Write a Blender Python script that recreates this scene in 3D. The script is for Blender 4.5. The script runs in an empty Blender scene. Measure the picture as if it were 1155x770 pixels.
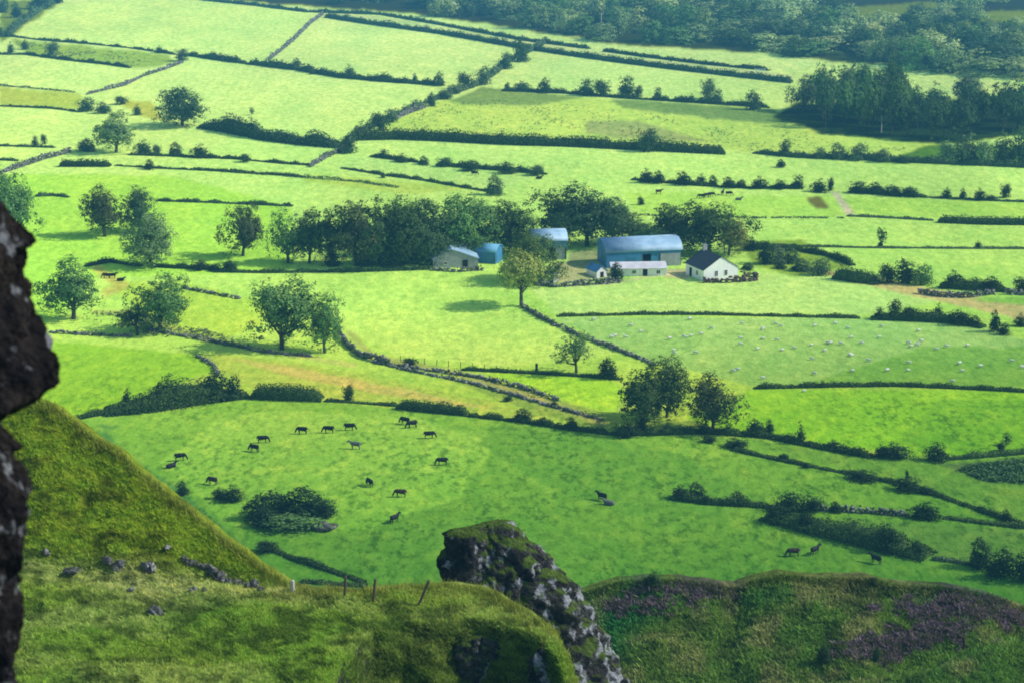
import bpy, math, random
import numpy as np
from mathutils import Vector, noise as mnoise

random.seed(7)
RNG = np.random.default_rng(7)
sc = bpy.context.scene
COL = sc.collection

# ------------------------------------------------------------------ camera geometry (measured from the photo)
CAMH, PITCH, LENS = 125.0, math.radians(15.0), 85.0
IW, IH = 1155.0, 770.0
F = IW * LENS / 36.0
SP, CP = math.sin(PITCH), math.cos(PITCH)
SUN_AZ, SUN_EL = math.radians(-1.0), math.radians(39.0)     # azimuth from +X towards +Y


def rays(u, v):
    a = (np.asarray(u, float) - IW / 2) / F
    b = (np.asarray(v, float) - IH / 2) / F
    return a, CP - b * SP, -SP - b * CP                     # fwd + a*right - b*up


def at_depth(u, v, d):
    x, y, z = rays(u, v)
    return x * d, y * d, CAMH + z * d


def project(x, y, z):
    zc = z - CAMH
    d = y * CP - zc * SP
    up = y * SP + zc * CP
    return IW / 2 + F * x / d, IH / 2 - F * up / d


# ------------------------------------------------------------------ value noise
def _hash(ix, iy, seed):
    h = (ix.astype(np.int64) * 374761393 + iy.astype(np.int64) * 668265263 + seed * 974634777) & 0xFFFFFFFF
    h = ((h ^ (h >> 13)) * 1274126177) & 0xFFFFFFFF
    h = h ^ (h >> 16)
    return (h & 0xFFFF) / 65535.0


def vnoise(x, y, seed=0):
    x = np.asarray(x, float); y = np.asarray(y, float)
    ix, iy = np.floor(x), np.floor(y)
    fx, fy = x - ix, y - iy
    fx = fx * fx * (3 - 2 * fx); fy = fy * fy * (3 - 2 * fy)
    a = _hash(ix, iy, seed); b = _hash(ix + 1, iy, seed)
    c = _hash(ix, iy + 1, seed); d = _hash(ix + 1, iy + 1, seed)
    return (a + (b - a) * fx) * (1 - fy) + (c + (d - c) * fx) * fy


def fbm(x, y, seed=0, octv=4, gain=0.5):
    s, amp, tot = 0.0, 1.0, 0.0
    for k in range(octv):
        s = s + amp * vnoise(np.asarray(x) * 2 ** k + 17.3 * k, np.asarray(y) * 2 ** k + 9.1 * k, seed + k)
        tot += amp; amp *= gain
    return s / tot


def terrain(x, y):
    return 5.0 * (fbm(np.asarray(x) / 150.0, np.asarray(y) / 190.0, 3, 3, 0.4) - 0.5) \
        + 0.5 * (fbm(np.asarray(x) / 22.0, np.asarray(y) / 30.0, 11, 2) - 0.5)


def ground(u, v):
    """world point of the valley floor seen at photo pixel (u, v)"""
    dx, dy, dz = rays(u, v)
    z = np.zeros_like(np.asarray(u, float))
    for _ in range(10):
        t = (z - CAMH) / dz
        z = terrain(dx * t, dy * t)
    t = (z - CAMH) / dz
    return dx * t, dy * t, CAMH + dz * t


def gpt(u, v):
    x, y, z = ground(np.array([u]), np.array([v]))
    return Vector((float(x[0]), float(y[0]), float(z[0])))


def ppm(p):
    """photo pixels per metre at a world point"""
    return F / (p[1] * CP - (p[2] - CAMH) * SP)


# ------------------------------------------------------------------ meshes
def mesh_from(name, verts, faces, mats=(), mi=None, smooth=False, cols=None):
    """verts (n,3) array; faces (m,k) int array or list of tuples"""
    me = bpy.data.meshes.new(name)
    verts = np.asarray(verts, np.float32)
    if isinstance(faces, np.ndarray):
        n, k = faces.shape
        me.vertices.add(len(verts)); me.vertices.foreach_set('co', verts.ravel())
        me.loops.add(n * k); me.loops.foreach_set('vertex_index', faces.astype(np.int32).ravel())
        me.polygons.add(n)
        me.polygons.foreach_set('loop_start', np.arange(0, n * k, k, dtype=np.int32))
        me.polygons.foreach_set('loop_total', np.full(n, k, np.int32))
        me.update(calc_edges=True)
    else:
        me.from_pydata([tuple(map(float, p)) for p in verts], [], [tuple(map(int, f)) for f in faces])
    for m in mats: me.materials.append(m)
    if mi is not None:
        me.polygons.foreach_set('material_index', np.asarray(mi, np.int32))
    if smooth:
        me.polygons.foreach_set('use_smooth', np.ones(len(me.polygons), bool))
    if cols is not None:
        at = me.color_attributes.new('col', 'FLOAT_COLOR', 'POINT')
        c4 = np.ones((len(verts), 4), np.float32); c4[:, :3] = cols
        at.data.foreach_set('color', c4.ravel())
    me.update()
    return me


class MB:
    """collects mixed faces"""
    def __init__(s): s.v = []; s.f = []; s.m = []; s.n = 0
    def add(s, verts, faces, m=0):
        verts = np.asarray(verts, float).reshape(-1, 3)
        s.v.append(verts)
        for f in faces: s.f.append(tuple(int(i) + s.n for i in f)); s.m.append(m)
        s.n += len(verts)
    def box(s, x0, x1, y0, y1, z0, z1, m=0):
        v = [(x0, y0, z0), (x1, y0, z0), (x1, y1, z0), (x0, y1, z0), (x0, y0, z1), (x1, y0, z1), (x1, y1, z1), (x0, y1, z1)]
        s.add(v, [(0, 3, 2, 1), (4, 5, 6, 7), (0, 1, 5, 4), (1, 2, 6, 5), (2, 3, 7, 6), (3, 0, 4, 7)], m)
    def tube(s, pts, rad, n=7, m=0, cap=True):
        pts = [Vector(p) for p in pts]; rings = []
        for i, p in enumerate(pts):
            d = (pts[min(i + 1, len(pts) - 1)] - pts[max(i - 1, 0)]).normalized()
            up = Vector((0, 0, 1)) if abs(d.z) < .9 else Vector((1, 0, 0))
            a = d.cross(up).normalized(); b = a.cross(d)
            r = rad[i]
            rings.append([p + (a * math.cos(2 * math.pi * k / n) + b * math.sin(2 * math.pi * k / n)) * r for k in range(n)])
        v = [tuple(q) for r in rings for q in r]; f = []
        for i in range(len(pts) - 1):
            for k in range(n):
                f.append((i * n + k, i * n + (k + 1) % n, (i + 1) * n + (k + 1) % n, (i + 1) * n + k))
        if cap:
            f.append(tuple(range(n))[::-1]); f.append(tuple((len(pts) - 1) * n + k for k in range(n)))
        s.add(v, f, m)
    def ellipsoid(s, c, r, nu=12, nv=8, m=0, tilt=0.0):
        v = []; f = []
        for j in range(nv + 1):
            th = math.pi * j / nv
            for i in range(nu):
                ph = 2 * math.pi * i / nu
                x, y, z = r[0] * math.sin(th) * math.cos(ph), r[1] * math.sin(th) * math.sin(ph), r[2] * math.cos(th)
                x, z = x * math.cos(tilt) + z * math.sin(tilt), -x * math.sin(tilt) + z * math.cos(tilt)
                v.append((c[0] + x, c[1] + y, c[2] + z))
        for j in range(nv):
            for i in range(nu):
                f.append((j * nu + i, (j + 1) * nu + i, (j + 1) * nu + (i + 1) % nu, j * nu + (i + 1) % nu))
        s.add(v, f, m)
    def mesh(s, name, mats, smooth=False):
        me = mesh_from(name, np.concatenate(s.v), s.f, mats, s.m, smooth)
        return me


def link(name, data, parent=None, loc=None):
    o = bpy.data.objects.new(name, data); COL.objects.link(o)
    if parent is not None: o.parent = parent
    if loc is not None: o.location = loc
    return o


def tag(o, label, cat, group=None):
    o['label'] = label; o['category'] = cat
    if group: o['group'] = group
    return o


def structure(o): o['kind'] = 'structure'; return o
def stuff(o, label, cat): o['kind'] = 'stuff'; o['label'] = label; o['category'] = cat; return o


# ------------------------------------------------------------------ colours and materials
HAZE = (.14e-4, .62e-4, .98e-4)                            # light the haze adds per metre
KR, KG, KB = .98, 1.03, 1.10                               # sunlit radiance of a white surface in this light
def lin(c):
    c = np.asarray(c, float) / 255.0
    return np.where(c <= .04045, c / 12.92, ((c + .055) / 1.055) ** 2.4)
def alb(c):
    """base colour that, sunlit on flat ground, shows as sRGB c"""
    return np.minimum(lin(c) / np.array([KR, KG, KB]), .88)


def new_mat(name):
    m = bpy.data.materials.new(name); m.use_nodes = True
    nt = m.node_tree; nt.nodes.clear()
    return m, nt, nt.nodes, nt.links


def N(nodes, t, **kw):
    n = nodes.new(t)
    for k, v in kw.items():
        if k.startswith('i_'):
            key = k[2:]
            key = int(key) if key.isdigit() else key.replace('_', ' ')
            n.inputs[key].default_value = v
        else: setattr(n, k, v)
    return n


def mix_rgb(nodes, links, fac, a, b, blend='MIX'):
    n = nodes.new('ShaderNodeMix'); n.data_type = 'RGBA'; n.blend_type = blend
    for sock, val in ((n.inputs[0], fac), (n.inputs[6], a), (n.inputs[7], b)):
        if isinstance(val, (int, float)): sock.default_value = val
        elif isinstance(val, (tuple, list, np.ndarray)): sock.default_value = (*[float(q) for q in val[:3]], 1)
        else: links.new(val, sock)
    return n.outputs[2]


def noise_fac(nodes, links, vec, scale, detail=3, lo=.35, hi=.65, rough=.55):
    t = N(nodes, 'ShaderNodeTexNoise', i_Scale=scale, i_Detail=detail, i_Roughness=rough)
    links.new(vec, t.inputs['Vector'])
    r = N(nodes, 'ShaderNodeMapRange', i_From_Min=lo, i_From_Max=hi)
    links.new(t.outputs['Fac'], r.inputs['Value'])
    return r.outputs['Result']


def ground_mat(name, s1, s2, dark, light, bump=0.0, stretch=(1, 1, 1), patch=None):
    """colour attribute 'col', broken up by two scales of noise"""
    m, nt, nd, lk = new_mat(name)
    at = N(nd, 'ShaderNodeAttribute', attribute_name='col')
    tc = N(nd, 'ShaderNodeNewGeometry')
    mp = N(nd, 'ShaderNodeMapping'); mp.inputs['Scale'].default_value = stretch
    lk.new(tc.outputs['Position'], mp.inputs['Vector'])
    f1 = noise_fac(nd, lk, mp.outputs[0], s1, 4, .38, .66)
    f2 = noise_fac(nd, lk, mp.outputs[0], s2, 3, .35, .7)
    f3 = noise_fac(nd, lk, mp.outputs[0], s1 * .17, 3, .35, .65)
    c = mix_rgb(nd, lk, 1.0, at.outputs['Color'], mix_rgb(nd, lk, f1, dark, light), 'MULTIPLY')
    c = mix_rgb(nd, lk, 1.0, c, mix_rgb(nd, lk, f2, [.86, .9, .85], [1.1, 1.06, 1.1]), 'MULTIPLY')
    c = mix_rgb(nd, lk, 1.0, c, mix_rgb(nd, lk, f3, [.92, .96, .92], [1.08, 1.03, 1.04]), 'MULTIPLY')
    if name == 'pasture':                                    # tufts: dark flecks gathered in drifts, stronger on rough grazing
        ra = N(nd, 'ShaderNodeAttribute', attribute_name='rough')
        fk = noise_fac(nd, lk, mp.outputs[0], .75, 5, .48, .62, .66)
        fd = noise_fac(nd, lk, mp.outputs[0], .07, 3, .40, .60)
        ml = N(nd, 'ShaderNodeMath', operation='MULTIPLY'); lk.new(fk, ml.inputs[0])
        md = N(nd, 'ShaderNodeMath', operation='MULTIPLY_ADD'); lk.new(fd, md.inputs[0]); md.inputs[1].default_value = .55; md.inputs[2].default_value = .45
        lk.new(md.outputs[0], ml.inputs[1])
        m2 = N(nd, 'ShaderNodeMath', operation='MULTIPLY'); lk.new(ml.outputs[0], m2.inputs[0]); lk.new(ra.outputs['Fac'], m2.inputs[1])
        c = mix_rgb(nd, lk, m2.outputs[0], c, mix_rgb(nd, lk, 1.0, c, [.36, .47, .42], 'MULTIPLY'))
        fl = noise_fac(nd, lk, mp.outputs[0], .30, 4, .50, .68, .6)
        m3 = N(nd, 'ShaderNodeMath', operation='MULTIPLY'); lk.new(fl, m3.inputs[0]); lk.new(ra.outputs['Fac'], m3.inputs[1])
        c = mix_rgb(nd, lk, m3.outputs[0], c, mix_rgb(nd, lk, 1.0, c, [1.45, 1.18, 1.2], 'MULTIPLY'))
    if patch is not None:                                    # bare rock where the slope is steep
        geo = tc
        sep = N(nd, 'ShaderNodeSeparateXYZ'); lk.new(geo.outputs['Normal'], sep.inputs[0])
        nz = N(nd, 'ShaderNodeMath', operation='ADD'); lk.new(sep.outputs['Z'], nz.inputs[0])
        nn = noise_fac(nd, lk, mp.outputs[0], .9, 4, .3, .7)
        sc_ = N(nd, 'ShaderNodeMath', operation='MULTIPLY'); lk.new(nn, sc_.inputs[0]); sc_.inputs[1].default_value = .35
        lk.new(sc_.outputs[0], nz.inputs[1])
        rr = N(nd, 'ShaderNodeMapRange', i_From_Min=.30, i_From_Max=.42); lk.new(nz.outputs[0], rr.inputs['Value'])
        c = mix_rgb(nd, lk, rr.outputs[0], patch, c)
    d = N(nd, 'ShaderNodeBsdfDiffuse', i_Roughness=.8); lk.new(c, d.inputs['Color'])
    if bump:
        b = N(nd, 'ShaderNodeBump', i_Strength=bump, i_Distance=.35); lk.new(f1, b.inputs['Height']); lk.new(b.outputs[0], d.inputs['Normal'])
    o = N(nd, 'ShaderNodeOutputMaterial'); lk.new(d.outputs[0], o.inputs[0])
    return m


def leaf_mat(name, lo=.55, hi=1.45, warm=.4, trans=.27, attr=False):
    """object colour, varied leaf by leaf; a little light passes through the leaves"""
    m, nt, nd, lk = new_mat(name)
    if attr:
        src = N(nd, 'ShaderNodeAttribute', attribute_name='col').outputs['Color']
    else:
        src = N(nd, 'ShaderNodeObjectInfo').outputs['Color']
    g = N(nd, 'ShaderNodeNewGeometry')
    r = N(nd, 'ShaderNodeMapRange', i_To_Min=lo, i_To_Max=hi); lk.new(g.outputs['Random Per Island'], r.inputs['Value'])
    cm = N(nd, 'ShaderNodeCombineColor'); [lk.new(r.outputs[0], cm.inputs[k]) for k in range(3)]
    c = mix_rgb(nd, lk, 1.0, src, cm.outputs[0], 'MULTIPLY')
    f = noise_fac(nd, lk, g.outputs['Position'], .28, 3, .4, .65)
    f2 = N(nd, 'ShaderNodeMath', operation='MULTIPLY'); lk.new(f, f2.inputs[0]); f2.inputs[1].default_value = warm
    c = mix_rgb(nd, lk, f2.outputs[0], c, mix_rgb(nd, lk, 1.0, c, [1.35, 1.12, .7], 'MULTIPLY'))
    d = N(nd, 'ShaderNodeBsdfDiffuse'); lk.new(c, d.inputs['Color'])
    t = N(nd, 'ShaderNodeBsdfTranslucent')
    lk.new(mix_rgb(nd, lk, 1.0, c, [1.0, 1.1, .5], 'MULTIPLY'), t.inputs['Color'])
    mx = N(nd, 'ShaderNodeMixShader'); mx.inputs[0].default_value = trans
    lk.new(d.outputs[0], mx.inputs[1]); lk.new(t.outputs[0], mx.inputs[2])
    o = N(nd, 'ShaderNodeOutputMaterial'); lk.new(mx.outputs[0], o.inputs[0])
    return m


def plain_mat(name, col, var=.25, scale=3.0, rough=.85, objcol=False, spec=.2, second=None, lo=.4, hi=.6, stretch=(1, 1, 1), wave=0):
    m, nt, nd, lk = new_mat(name)
    tc = N(nd, 'ShaderNodeTexCoord')
    mp = N(nd, 'ShaderNodeMapping'); mp.inputs['Scale'].default_value = stretch
    lk.new(tc.outputs['Object'], mp.inputs['Vector'])
    f = noise_fac(nd, lk, mp.outputs[0], scale, 4, .3, .7)
    src = N(nd, 'ShaderNodeObjectInfo').outputs['Color'] if objcol else np.asarray(col, float)
    c = mix_rgb(nd, lk, 1.0, src, mix_rgb(nd, lk, f, [1 - var] * 3, [1 + var] * 3), 'MULTIPLY')
    if second is not None:
        f2 = noise_fac(nd, lk, mp.outputs[0], scale * .6, 5, lo, hi)
        c = mix_rgb(nd, lk, f2, c, second)
    p = N(nd, 'ShaderNodeBsdfPrincipled', i_Roughness=rough)
    p.inputs['Specular IOR Level'].default_value = spec
    lk.new(c, p.inputs['Base Color'])
    if wave:
        w = N(nd, 'ShaderNodeTexWave', i_Scale=wave); w.bands_direction = 'X'
        lk.new(tc.outputs['Object'], w.inputs['Vector'])
        b = N(nd, 'ShaderNodeBump', i_Strength=.35, i_Distance=.06); lk.new(w.outputs['Fac'], b.inputs['Height']); lk.new(b.outputs[0], p.inputs['Normal'])
    o = N(nd, 'ShaderNodeOutputMaterial'); lk.new(p.outputs[0], o.inputs[0])
    return m


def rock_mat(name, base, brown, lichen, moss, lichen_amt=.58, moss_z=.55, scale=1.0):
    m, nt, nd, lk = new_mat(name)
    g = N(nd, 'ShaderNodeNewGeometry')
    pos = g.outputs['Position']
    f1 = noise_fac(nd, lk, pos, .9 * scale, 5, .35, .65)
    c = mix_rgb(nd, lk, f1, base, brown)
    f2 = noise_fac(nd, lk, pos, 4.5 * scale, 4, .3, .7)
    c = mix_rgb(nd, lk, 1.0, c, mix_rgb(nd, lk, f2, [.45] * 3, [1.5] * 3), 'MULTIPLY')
    sx = N(nd, 'ShaderNodeSeparateXYZ'); lk.new(g.outputs['Normal'], sx.inputs[0])
    tn = N(nd, 'ShaderNodeTexNoise', i_Scale=1.0 * scale, i_Detail=6, i_Roughness=.62); lk.new(pos, tn.inputs['Vector'])
    ax_ = N(nd, 'ShaderNodeMath', operation='MULTIPLY_ADD'); lk.new(sx.outputs['X'], ax_.inputs[0]); ax_.inputs[1].default_value = .12; lk.new(tn.outputs['Fac'], ax_.inputs[2])
    mrl = N(nd, 'ShaderNodeMapRange', i_From_Min=lichen_amt, i_From_Max=lichen_amt + .07); lk.new(ax_.outputs[0], mrl.inputs['Value'])
    f3 = mrl.outputs['Result']
    c = mix_rgb(nd, lk, f3, c, lichen)
    sep = N(nd, 'ShaderNodeSeparateXYZ'); lk.new(g.outputs['Normal'], sep.inputs[0])
    fn = noise_fac(nd, lk, pos, 1.1 * scale, 4, .3, .7)
    ad = N(nd, 'ShaderNodeMath', operation='MULTIPLY_ADD'); lk.new(fn, ad.inputs[0]); ad.inputs[1].default_value = .6; lk.new(sep.outputs['Z'], ad.inputs[2])
    mr = N(nd, 'ShaderNodeMapRange', i_From_Min=moss_z, i_From_Max=moss_z + .2); lk.new(ad.outputs[0], mr.inputs['Value'])
    f4 = noise_fac(nd, lk, pos, 2.3 * scale, 4, .35, .65)
    c = mix_rgb(nd, lk, mr.outputs[0], c, mix_rgb(nd, lk, f4, moss, np.asarray(moss) * 1.9))
    d = N(nd, 'ShaderNodeBsdfDiffuse', i_Roughness=.9); lk.new(c, d.inputs['Color'])
    b = N(nd, 'ShaderNodeBump', i_Strength=.7, i_Distance=.25); lk.new(f2, b.inputs['Height']); lk.new(b.outputs[0], d.inputs['Normal'])
    o = N(nd, 'ShaderNodeOutputMaterial'); lk.new(d.outputs[0], o.inputs[0])
    return m


M_GROUND = ground_mat('pasture', .55, 2.2, [.88, .92, .84], [1.12, 1.08, 1.1], .2, (1, .5, 1))
M_HILL = ground_mat('hill_grass', 1.3, 5.0, [.55, .6, .5], [1.2, 1.12, 1.1], .6, (1, 1, 1), patch=[.035, .033, .03])
M_MOOR = ground_mat('moor', .6, 2.4, [.6, .66, .6], [1.2, 1.12, 1.15], .5)
M_LEAF = leaf_mat('leaves')
M_HEDGE = leaf_mat('hedge_leaves', .55, 1.5, .3, .25)
M_BLADE = leaf_mat('grass_blades', .75, 1.25, .12, .3, attr=True)
M_BARK = plain_mat('bark', [.07, .06, .045], .35, 4, .95)
M_STONE = plain_mat('wall_stone', [.20, .20, .185], .45, 1.1, .95, second=[.09, .12, .05], lo=.47, hi=.62)
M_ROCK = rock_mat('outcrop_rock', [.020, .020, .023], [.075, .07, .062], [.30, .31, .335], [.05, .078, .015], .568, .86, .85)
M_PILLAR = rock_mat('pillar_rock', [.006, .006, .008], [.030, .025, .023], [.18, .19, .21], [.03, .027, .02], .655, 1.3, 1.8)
M_BOULDER = rock_mat('boulder', [.10, .10, .10], [.17, .165, .155], [.36, .36, .36], [.06, .075, .025], .6, 1.15, 1.4)

# ------------------------------------------------------------------ world, sun, haze
w = bpy.data.worlds.new('World'); sc.world = w; w.use_nodes = True
wn = w.node_tree; bg = wn.nodes['Background']
sky = wn.nodes.new('ShaderNodeTexSky'); sky.sky_type = 'NISHITA'; sky.sun_disc = False
sky.sun_elevation = SUN_EL; sky.sun_rotation = math.pi / 2 - SUN_AZ
sky.air_density = 1.0; sky.dust_density = .6; sky.ozone_density = 2.0
wn.links.new(sky.outputs[0], bg.inputs[0]); bg.inputs[1].default_value = .15
sd = bpy.data.lights.new('Sun', 'SUN'); sd.energy = 5.0; sd.angle = math.radians(.5); sd.color = (1, .97, .88)
so = link('sun', sd)
sv = Vector((math.cos(SUN_AZ) * math.cos(SUN_EL), math.sin(SUN_AZ) * math.cos(SUN_EL), math.sin(SUN_EL)))
so.rotation_euler = (-sv).to_track_quat('-Z', 'Y').to_euler(); so.location = (300, 400, 300)

HZ = True
if HZ:
    m, nt, nd, lk = new_mat('valley_haze')
    ab = N(nd, 'ShaderNodeVolumeAbsorption', i_Density=9e-5); ab.inputs['Color'].default_value = (0, 0, 0, 1)
    em = N(nd, 'ShaderNodeEmission'); em.inputs['Color'].default_value = (*[q * 1e4 for q in HAZE], 1); em.inputs['Strength'].default_value = 1e-4
    ad = N(nd, 'ShaderNodeAddShader'); lk.new(ab.outputs[0], ad.inputs[0]); lk.new(em.outputs[0], ad.inputs[1])
    ps = N(nd, 'ShaderNodeNewGeometry'); sy = N(nd, 'ShaderNodeSeparateXYZ'); lk.new(ps.outputs['Position'], sy.inputs[0])
    my = N(nd, 'ShaderNodeMapRange', i_From_Min=450, i_From_Max=1050, i_To_Min=1.0e-4, i_To_Max=4.0e-4); lk.new(sy.outputs['Y'], my.inputs['Value'])
    lk.new(my.outputs['Result'], em.inputs['Strength'])        # the haze's own glow, not its density, grows towards the head of the valley
    o = N(nd, 'ShaderNodeOutputMaterial'); lk.new(ad.outputs[0], o.inputs['Volume'])
    b = MB(); b.box(-2500, 2500, -400, 4000, -60, 420)
    structure(link('haze', b.mesh('haze', [m])))

# ------------------------------------------------------------------ valley floor: one sheet, coloured field by field
def in_poly(px, py, poly):
    inside = np.zeros(px.shape, bool)
    n = len(poly)
    for i in range(n):
        x0, y0 = poly[i]; x1, y1 = poly[(i + 1) % n]
        if y0 == y1: continue
        cond = ((y0 > py) != (y1 > py)) & (px < (x1 - x0) * (py - y0) / (y1 - y0) + x0)
        inside ^= cond
    return inside


def seg_dist(px, py, pts):
    best = np.full(px.shape, 1e9)
    for (x0, y0), (x1, y1) in zip(pts[:-1], pts[1:]):
        dx, dy = x1 - x0, y1 - y0
        t = np.clip(((px - x0) * dx + (py - y0) * dy) / (dx * dx + dy * dy), 0, 1)
        best = np.minimum(best, np.hypot(px - x0 - t * dx, py - y0 - t * dy))
    return best


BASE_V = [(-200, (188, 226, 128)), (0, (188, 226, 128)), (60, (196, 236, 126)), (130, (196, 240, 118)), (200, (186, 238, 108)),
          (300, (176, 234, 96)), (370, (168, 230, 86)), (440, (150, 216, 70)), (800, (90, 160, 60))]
FIELDS = [  # (polygon in photo pixels, sRGB at its top, sRGB at its bottom)
    ([(15, 42), (70, 5), (215, 0), (350, 15), (305, 66), (210, 62)], (190, 232, 126), (194, 236, 124)),
    ([(0, 98), (95, 106), (88, 124), (0, 120)], (172, 206, 90), (172, 206, 90)),
    ([(128, 112), (172, 116), (190, 138), (160, 132)], (174, 198, 86), (174, 198, 86)),
    ([(10, 44), (190, 62), (200, 72), (150, 78), (100, 70), (30, 60)], (140, 186, 92), (148, 190, 94)),
    ([(0, 0), (70, 0), (15, 40), (0, 50)], (110, 150, 80), (110, 150, 80)),
    ([(480, 116), (560, 105), (870, 122), (930, 150), (1070, 165), (1040, 180), (820, 170), (600, 160), (420, 150)], (186, 226, 100), (186, 228, 98)),
    ([(660, 136), (720, 137), (800, 160), (740, 160), (660, 152)], (158, 188, 100), (154, 184, 96)),
    ([(690, 112), (870, 123), (905, 142), (820, 136), (700, 122)], (122, 166, 88), (122, 166, 88)),
    ([(545, 98), (660, 110), (600, 120), (505, 116)], (122, 162, 88), (134, 176, 90)),
    ([(1045, 165), (1155, 165), (1155, 188), (1000, 184)], (84, 138, 54), (100, 160, 58)),
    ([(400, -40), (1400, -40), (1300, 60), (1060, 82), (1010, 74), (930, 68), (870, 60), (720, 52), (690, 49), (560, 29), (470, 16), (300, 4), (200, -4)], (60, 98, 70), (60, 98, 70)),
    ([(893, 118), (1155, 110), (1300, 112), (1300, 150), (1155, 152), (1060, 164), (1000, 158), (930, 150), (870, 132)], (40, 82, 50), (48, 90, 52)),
    ([(1030, 86), (1075, 82), (1155, 97), (1155, 106), (1040, 108)], (190, 228, 122), (190, 228, 122)),
    ([(480, 20), (560, 30), (690, 50), (690, 56), (560, 38)], (190, 232, 126), (190, 232, 126)),
    ([(715, 54), (870, 63), (945, 72), (890, 82), (740, 62)], (192, 234, 126), (192, 234, 126)),
    ([(950, 8), (1050, 2), (1085, 8), (1000, 20), (940, 18)], (112, 148, 72), (112, 148, 72)),
    ([(1080, 14), (1250, 8), (1250, 28), (1090, 26)], (122, 158, 72), (122, 158, 72)),
    ([(395, 175), (620, 196), (560, 214), (380, 190)], (176, 232, 112), (184, 234, 110)),
    ([(350, 197), (545, 212), (470, 220), (340, 206)], (178, 222, 92), (178, 222, 92)),
    ([(-60, 198), (60, 196), (200, 200), (330, 234), (330, 302), (200, 312), (110, 312), (40, 380), (-60, 390)], (166, 230, 84), (158, 226, 74)),
    ([(700, 216), (1300, 232), (1300, 250), (960, 245), (720, 243)], (174, 232, 92), (172, 230, 90)),
    ([(200, 310), (480, 308), (590, 330), (610, 360), (700, 400), (560, 415), (450, 400), (395, 375), (300, 330)], (178, 236, 96), (176, 234, 88)),
    ([(120, 316), (210, 320), (262, 332), (330, 352), (240, 388), (170, 366)], (168, 220, 78), (164, 222, 72)),
    ([(600, 326), (860, 308), (930, 310), (1060, 340), (980, 355), (625, 354)], (184, 234, 108), (182, 234, 106)),
    ([(905, 303), (960, 309), (1060, 327), (1155, 345), (1300, 370), (1300, 380), (1155, 363), (1110, 350), (1040, 336), (960, 318)], (198, 201, 108), (200, 203, 110)),
    ([(1090, 338), (1300, 330), (1300, 350), (1155, 345)], (140, 206, 76), (140, 206, 76)),
    ([(625, 358), (970, 358), (1110, 368), (1155, 382), (1300, 400), (1300, 438), (850, 435), (740, 410), (700, 395)], (158, 218, 100), (122, 194, 76)),
    ([(1040, 392), (1300, 390), (1300, 438), (900, 436)], (122, 194, 74), (112, 186, 64)),
    ([(60, 385), (230, 400), (246, 418), (90, 468), (40, 455)], (134, 206, 60), (118, 198, 52)),
    ([(225, 398), (330, 408), (450, 430), (560, 455), (640, 476), (530, 467), (450, 454), (360, 449), (290, 440), (245, 418)], (150, 204, 72), (150, 206, 70)),
    ([(255, 404), (330, 413), (450, 437), (560, 462), (500, 456), (420, 442), (330, 424)], (172, 198, 84), (168, 196, 82)),
    ([(500, 425), (560, 430), (700, 470), (840, 478), (840, 492), (690, 486), (600, 465)], (126, 182, 68), (116, 176, 62)),
    ([(545, 420), (690, 426), (710, 445), (690, 465), (640, 452)], (146, 224, 58), (146, 224, 58)),
    ([(770, 470), (850, 438), (1300, 440), (1300, 500), (1155, 510), (1060, 517), (900, 497), (830, 487)], (130, 213, 56), (114, 203, 48)),
    ([(1060, 450), (1300, 450), (1300, 500), (1000, 512)], (112, 196, 54), (106, 190, 50)),
    ([(-60, 490), (90, 470), (160, 466), (275, 449), (360, 451), (450, 460), (530, 469), (690, 488), (860, 494), (985, 514), (1155, 512), (1400, 500), (1400, 900), (-60, 900)], (116, 192, 62), (64, 142, 48)),  # near pasture: colour darkens towards the viewer, standing in for cloud shadow
    ([(850, 498), (985, 516), (1155, 520), (1400, 520), (1400, 640), (1155, 590), (985, 538)], (100, 172, 58), (92, 160, 56)),
    ([(1060, 524), (1155, 514), (1300, 514), (1300, 548), (1120, 545)], (76, 132, 62), (76, 132, 62)),
    ([(250, 470), (330, 462), (470, 470), (560, 500), (520, 560), (400, 600), (260, 590), (180, 520)], (130, 204, 68), (106, 186, 58)),
    ([(860, 580), (1155, 596), (1155, 640), (1050, 628)], (90, 158, 58), (84, 150, 56)),
    ([(560, 470), (760, 510), (860, 560), (760, 600), (600, 540), (540, 500)], (96, 172, 58), (84, 162, 54)),
    ([(620, 296), (690, 299), (690, 313), (628, 319)], (170, 186, 108), (178, 196, 115)),
    ([(748, 303), (778, 303), (778, 314), (750, 312)], (186, 195, 122), (186, 195, 122)),
    ([(640, 285), (680, 280), (690, 296), (640, 300)], (150, 176, 100), (150, 176, 100)),
    ([(908, 224), (925, 222), (934, 236), (920, 236)], (114, 128, 68), (114, 128, 68)),
    ([(936, 216), (944, 216), (962, 243), (952, 243)], (196, 206, 140), (196, 206, 140)),
    ([(835, 272), (905, 270), (960, 300), (900, 312), (850, 300)], (128, 176, 66), (138, 184, 70)),
    ([(140, 480), (110, 478), (150, 515), (215, 560), (260, 600), (320, 650), (300, 660), (60, 500)], (78, 152, 62), (70, 140, 56)),
]
PATHS = [  # (polyline, half width px, sRGB)
    ([(365, 16), (430, 21), (500, 32), (590, 48.5), (670, 59), (740, 69), (800, 76), (895, 87)], 1.5, (180, 204, 130)),
    ([(110, 303), (122, 313), (140, 322), (120, 330)], 5, (180, 190, 86)),
    ([(105, 352), (150, 352), (215, 378), (330, 400), (400, 412)], 2.2, (168, 202, 92)),
    ([(395, 376), (420, 402), (470, 412), (520, 422), (590, 444), (680, 476)], 3.5, (150, 180, 84)),
    ([(752, 309), (700, 318), (640, 322)], 1.5, (190, 206, 130)),
]
HS = []


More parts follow.
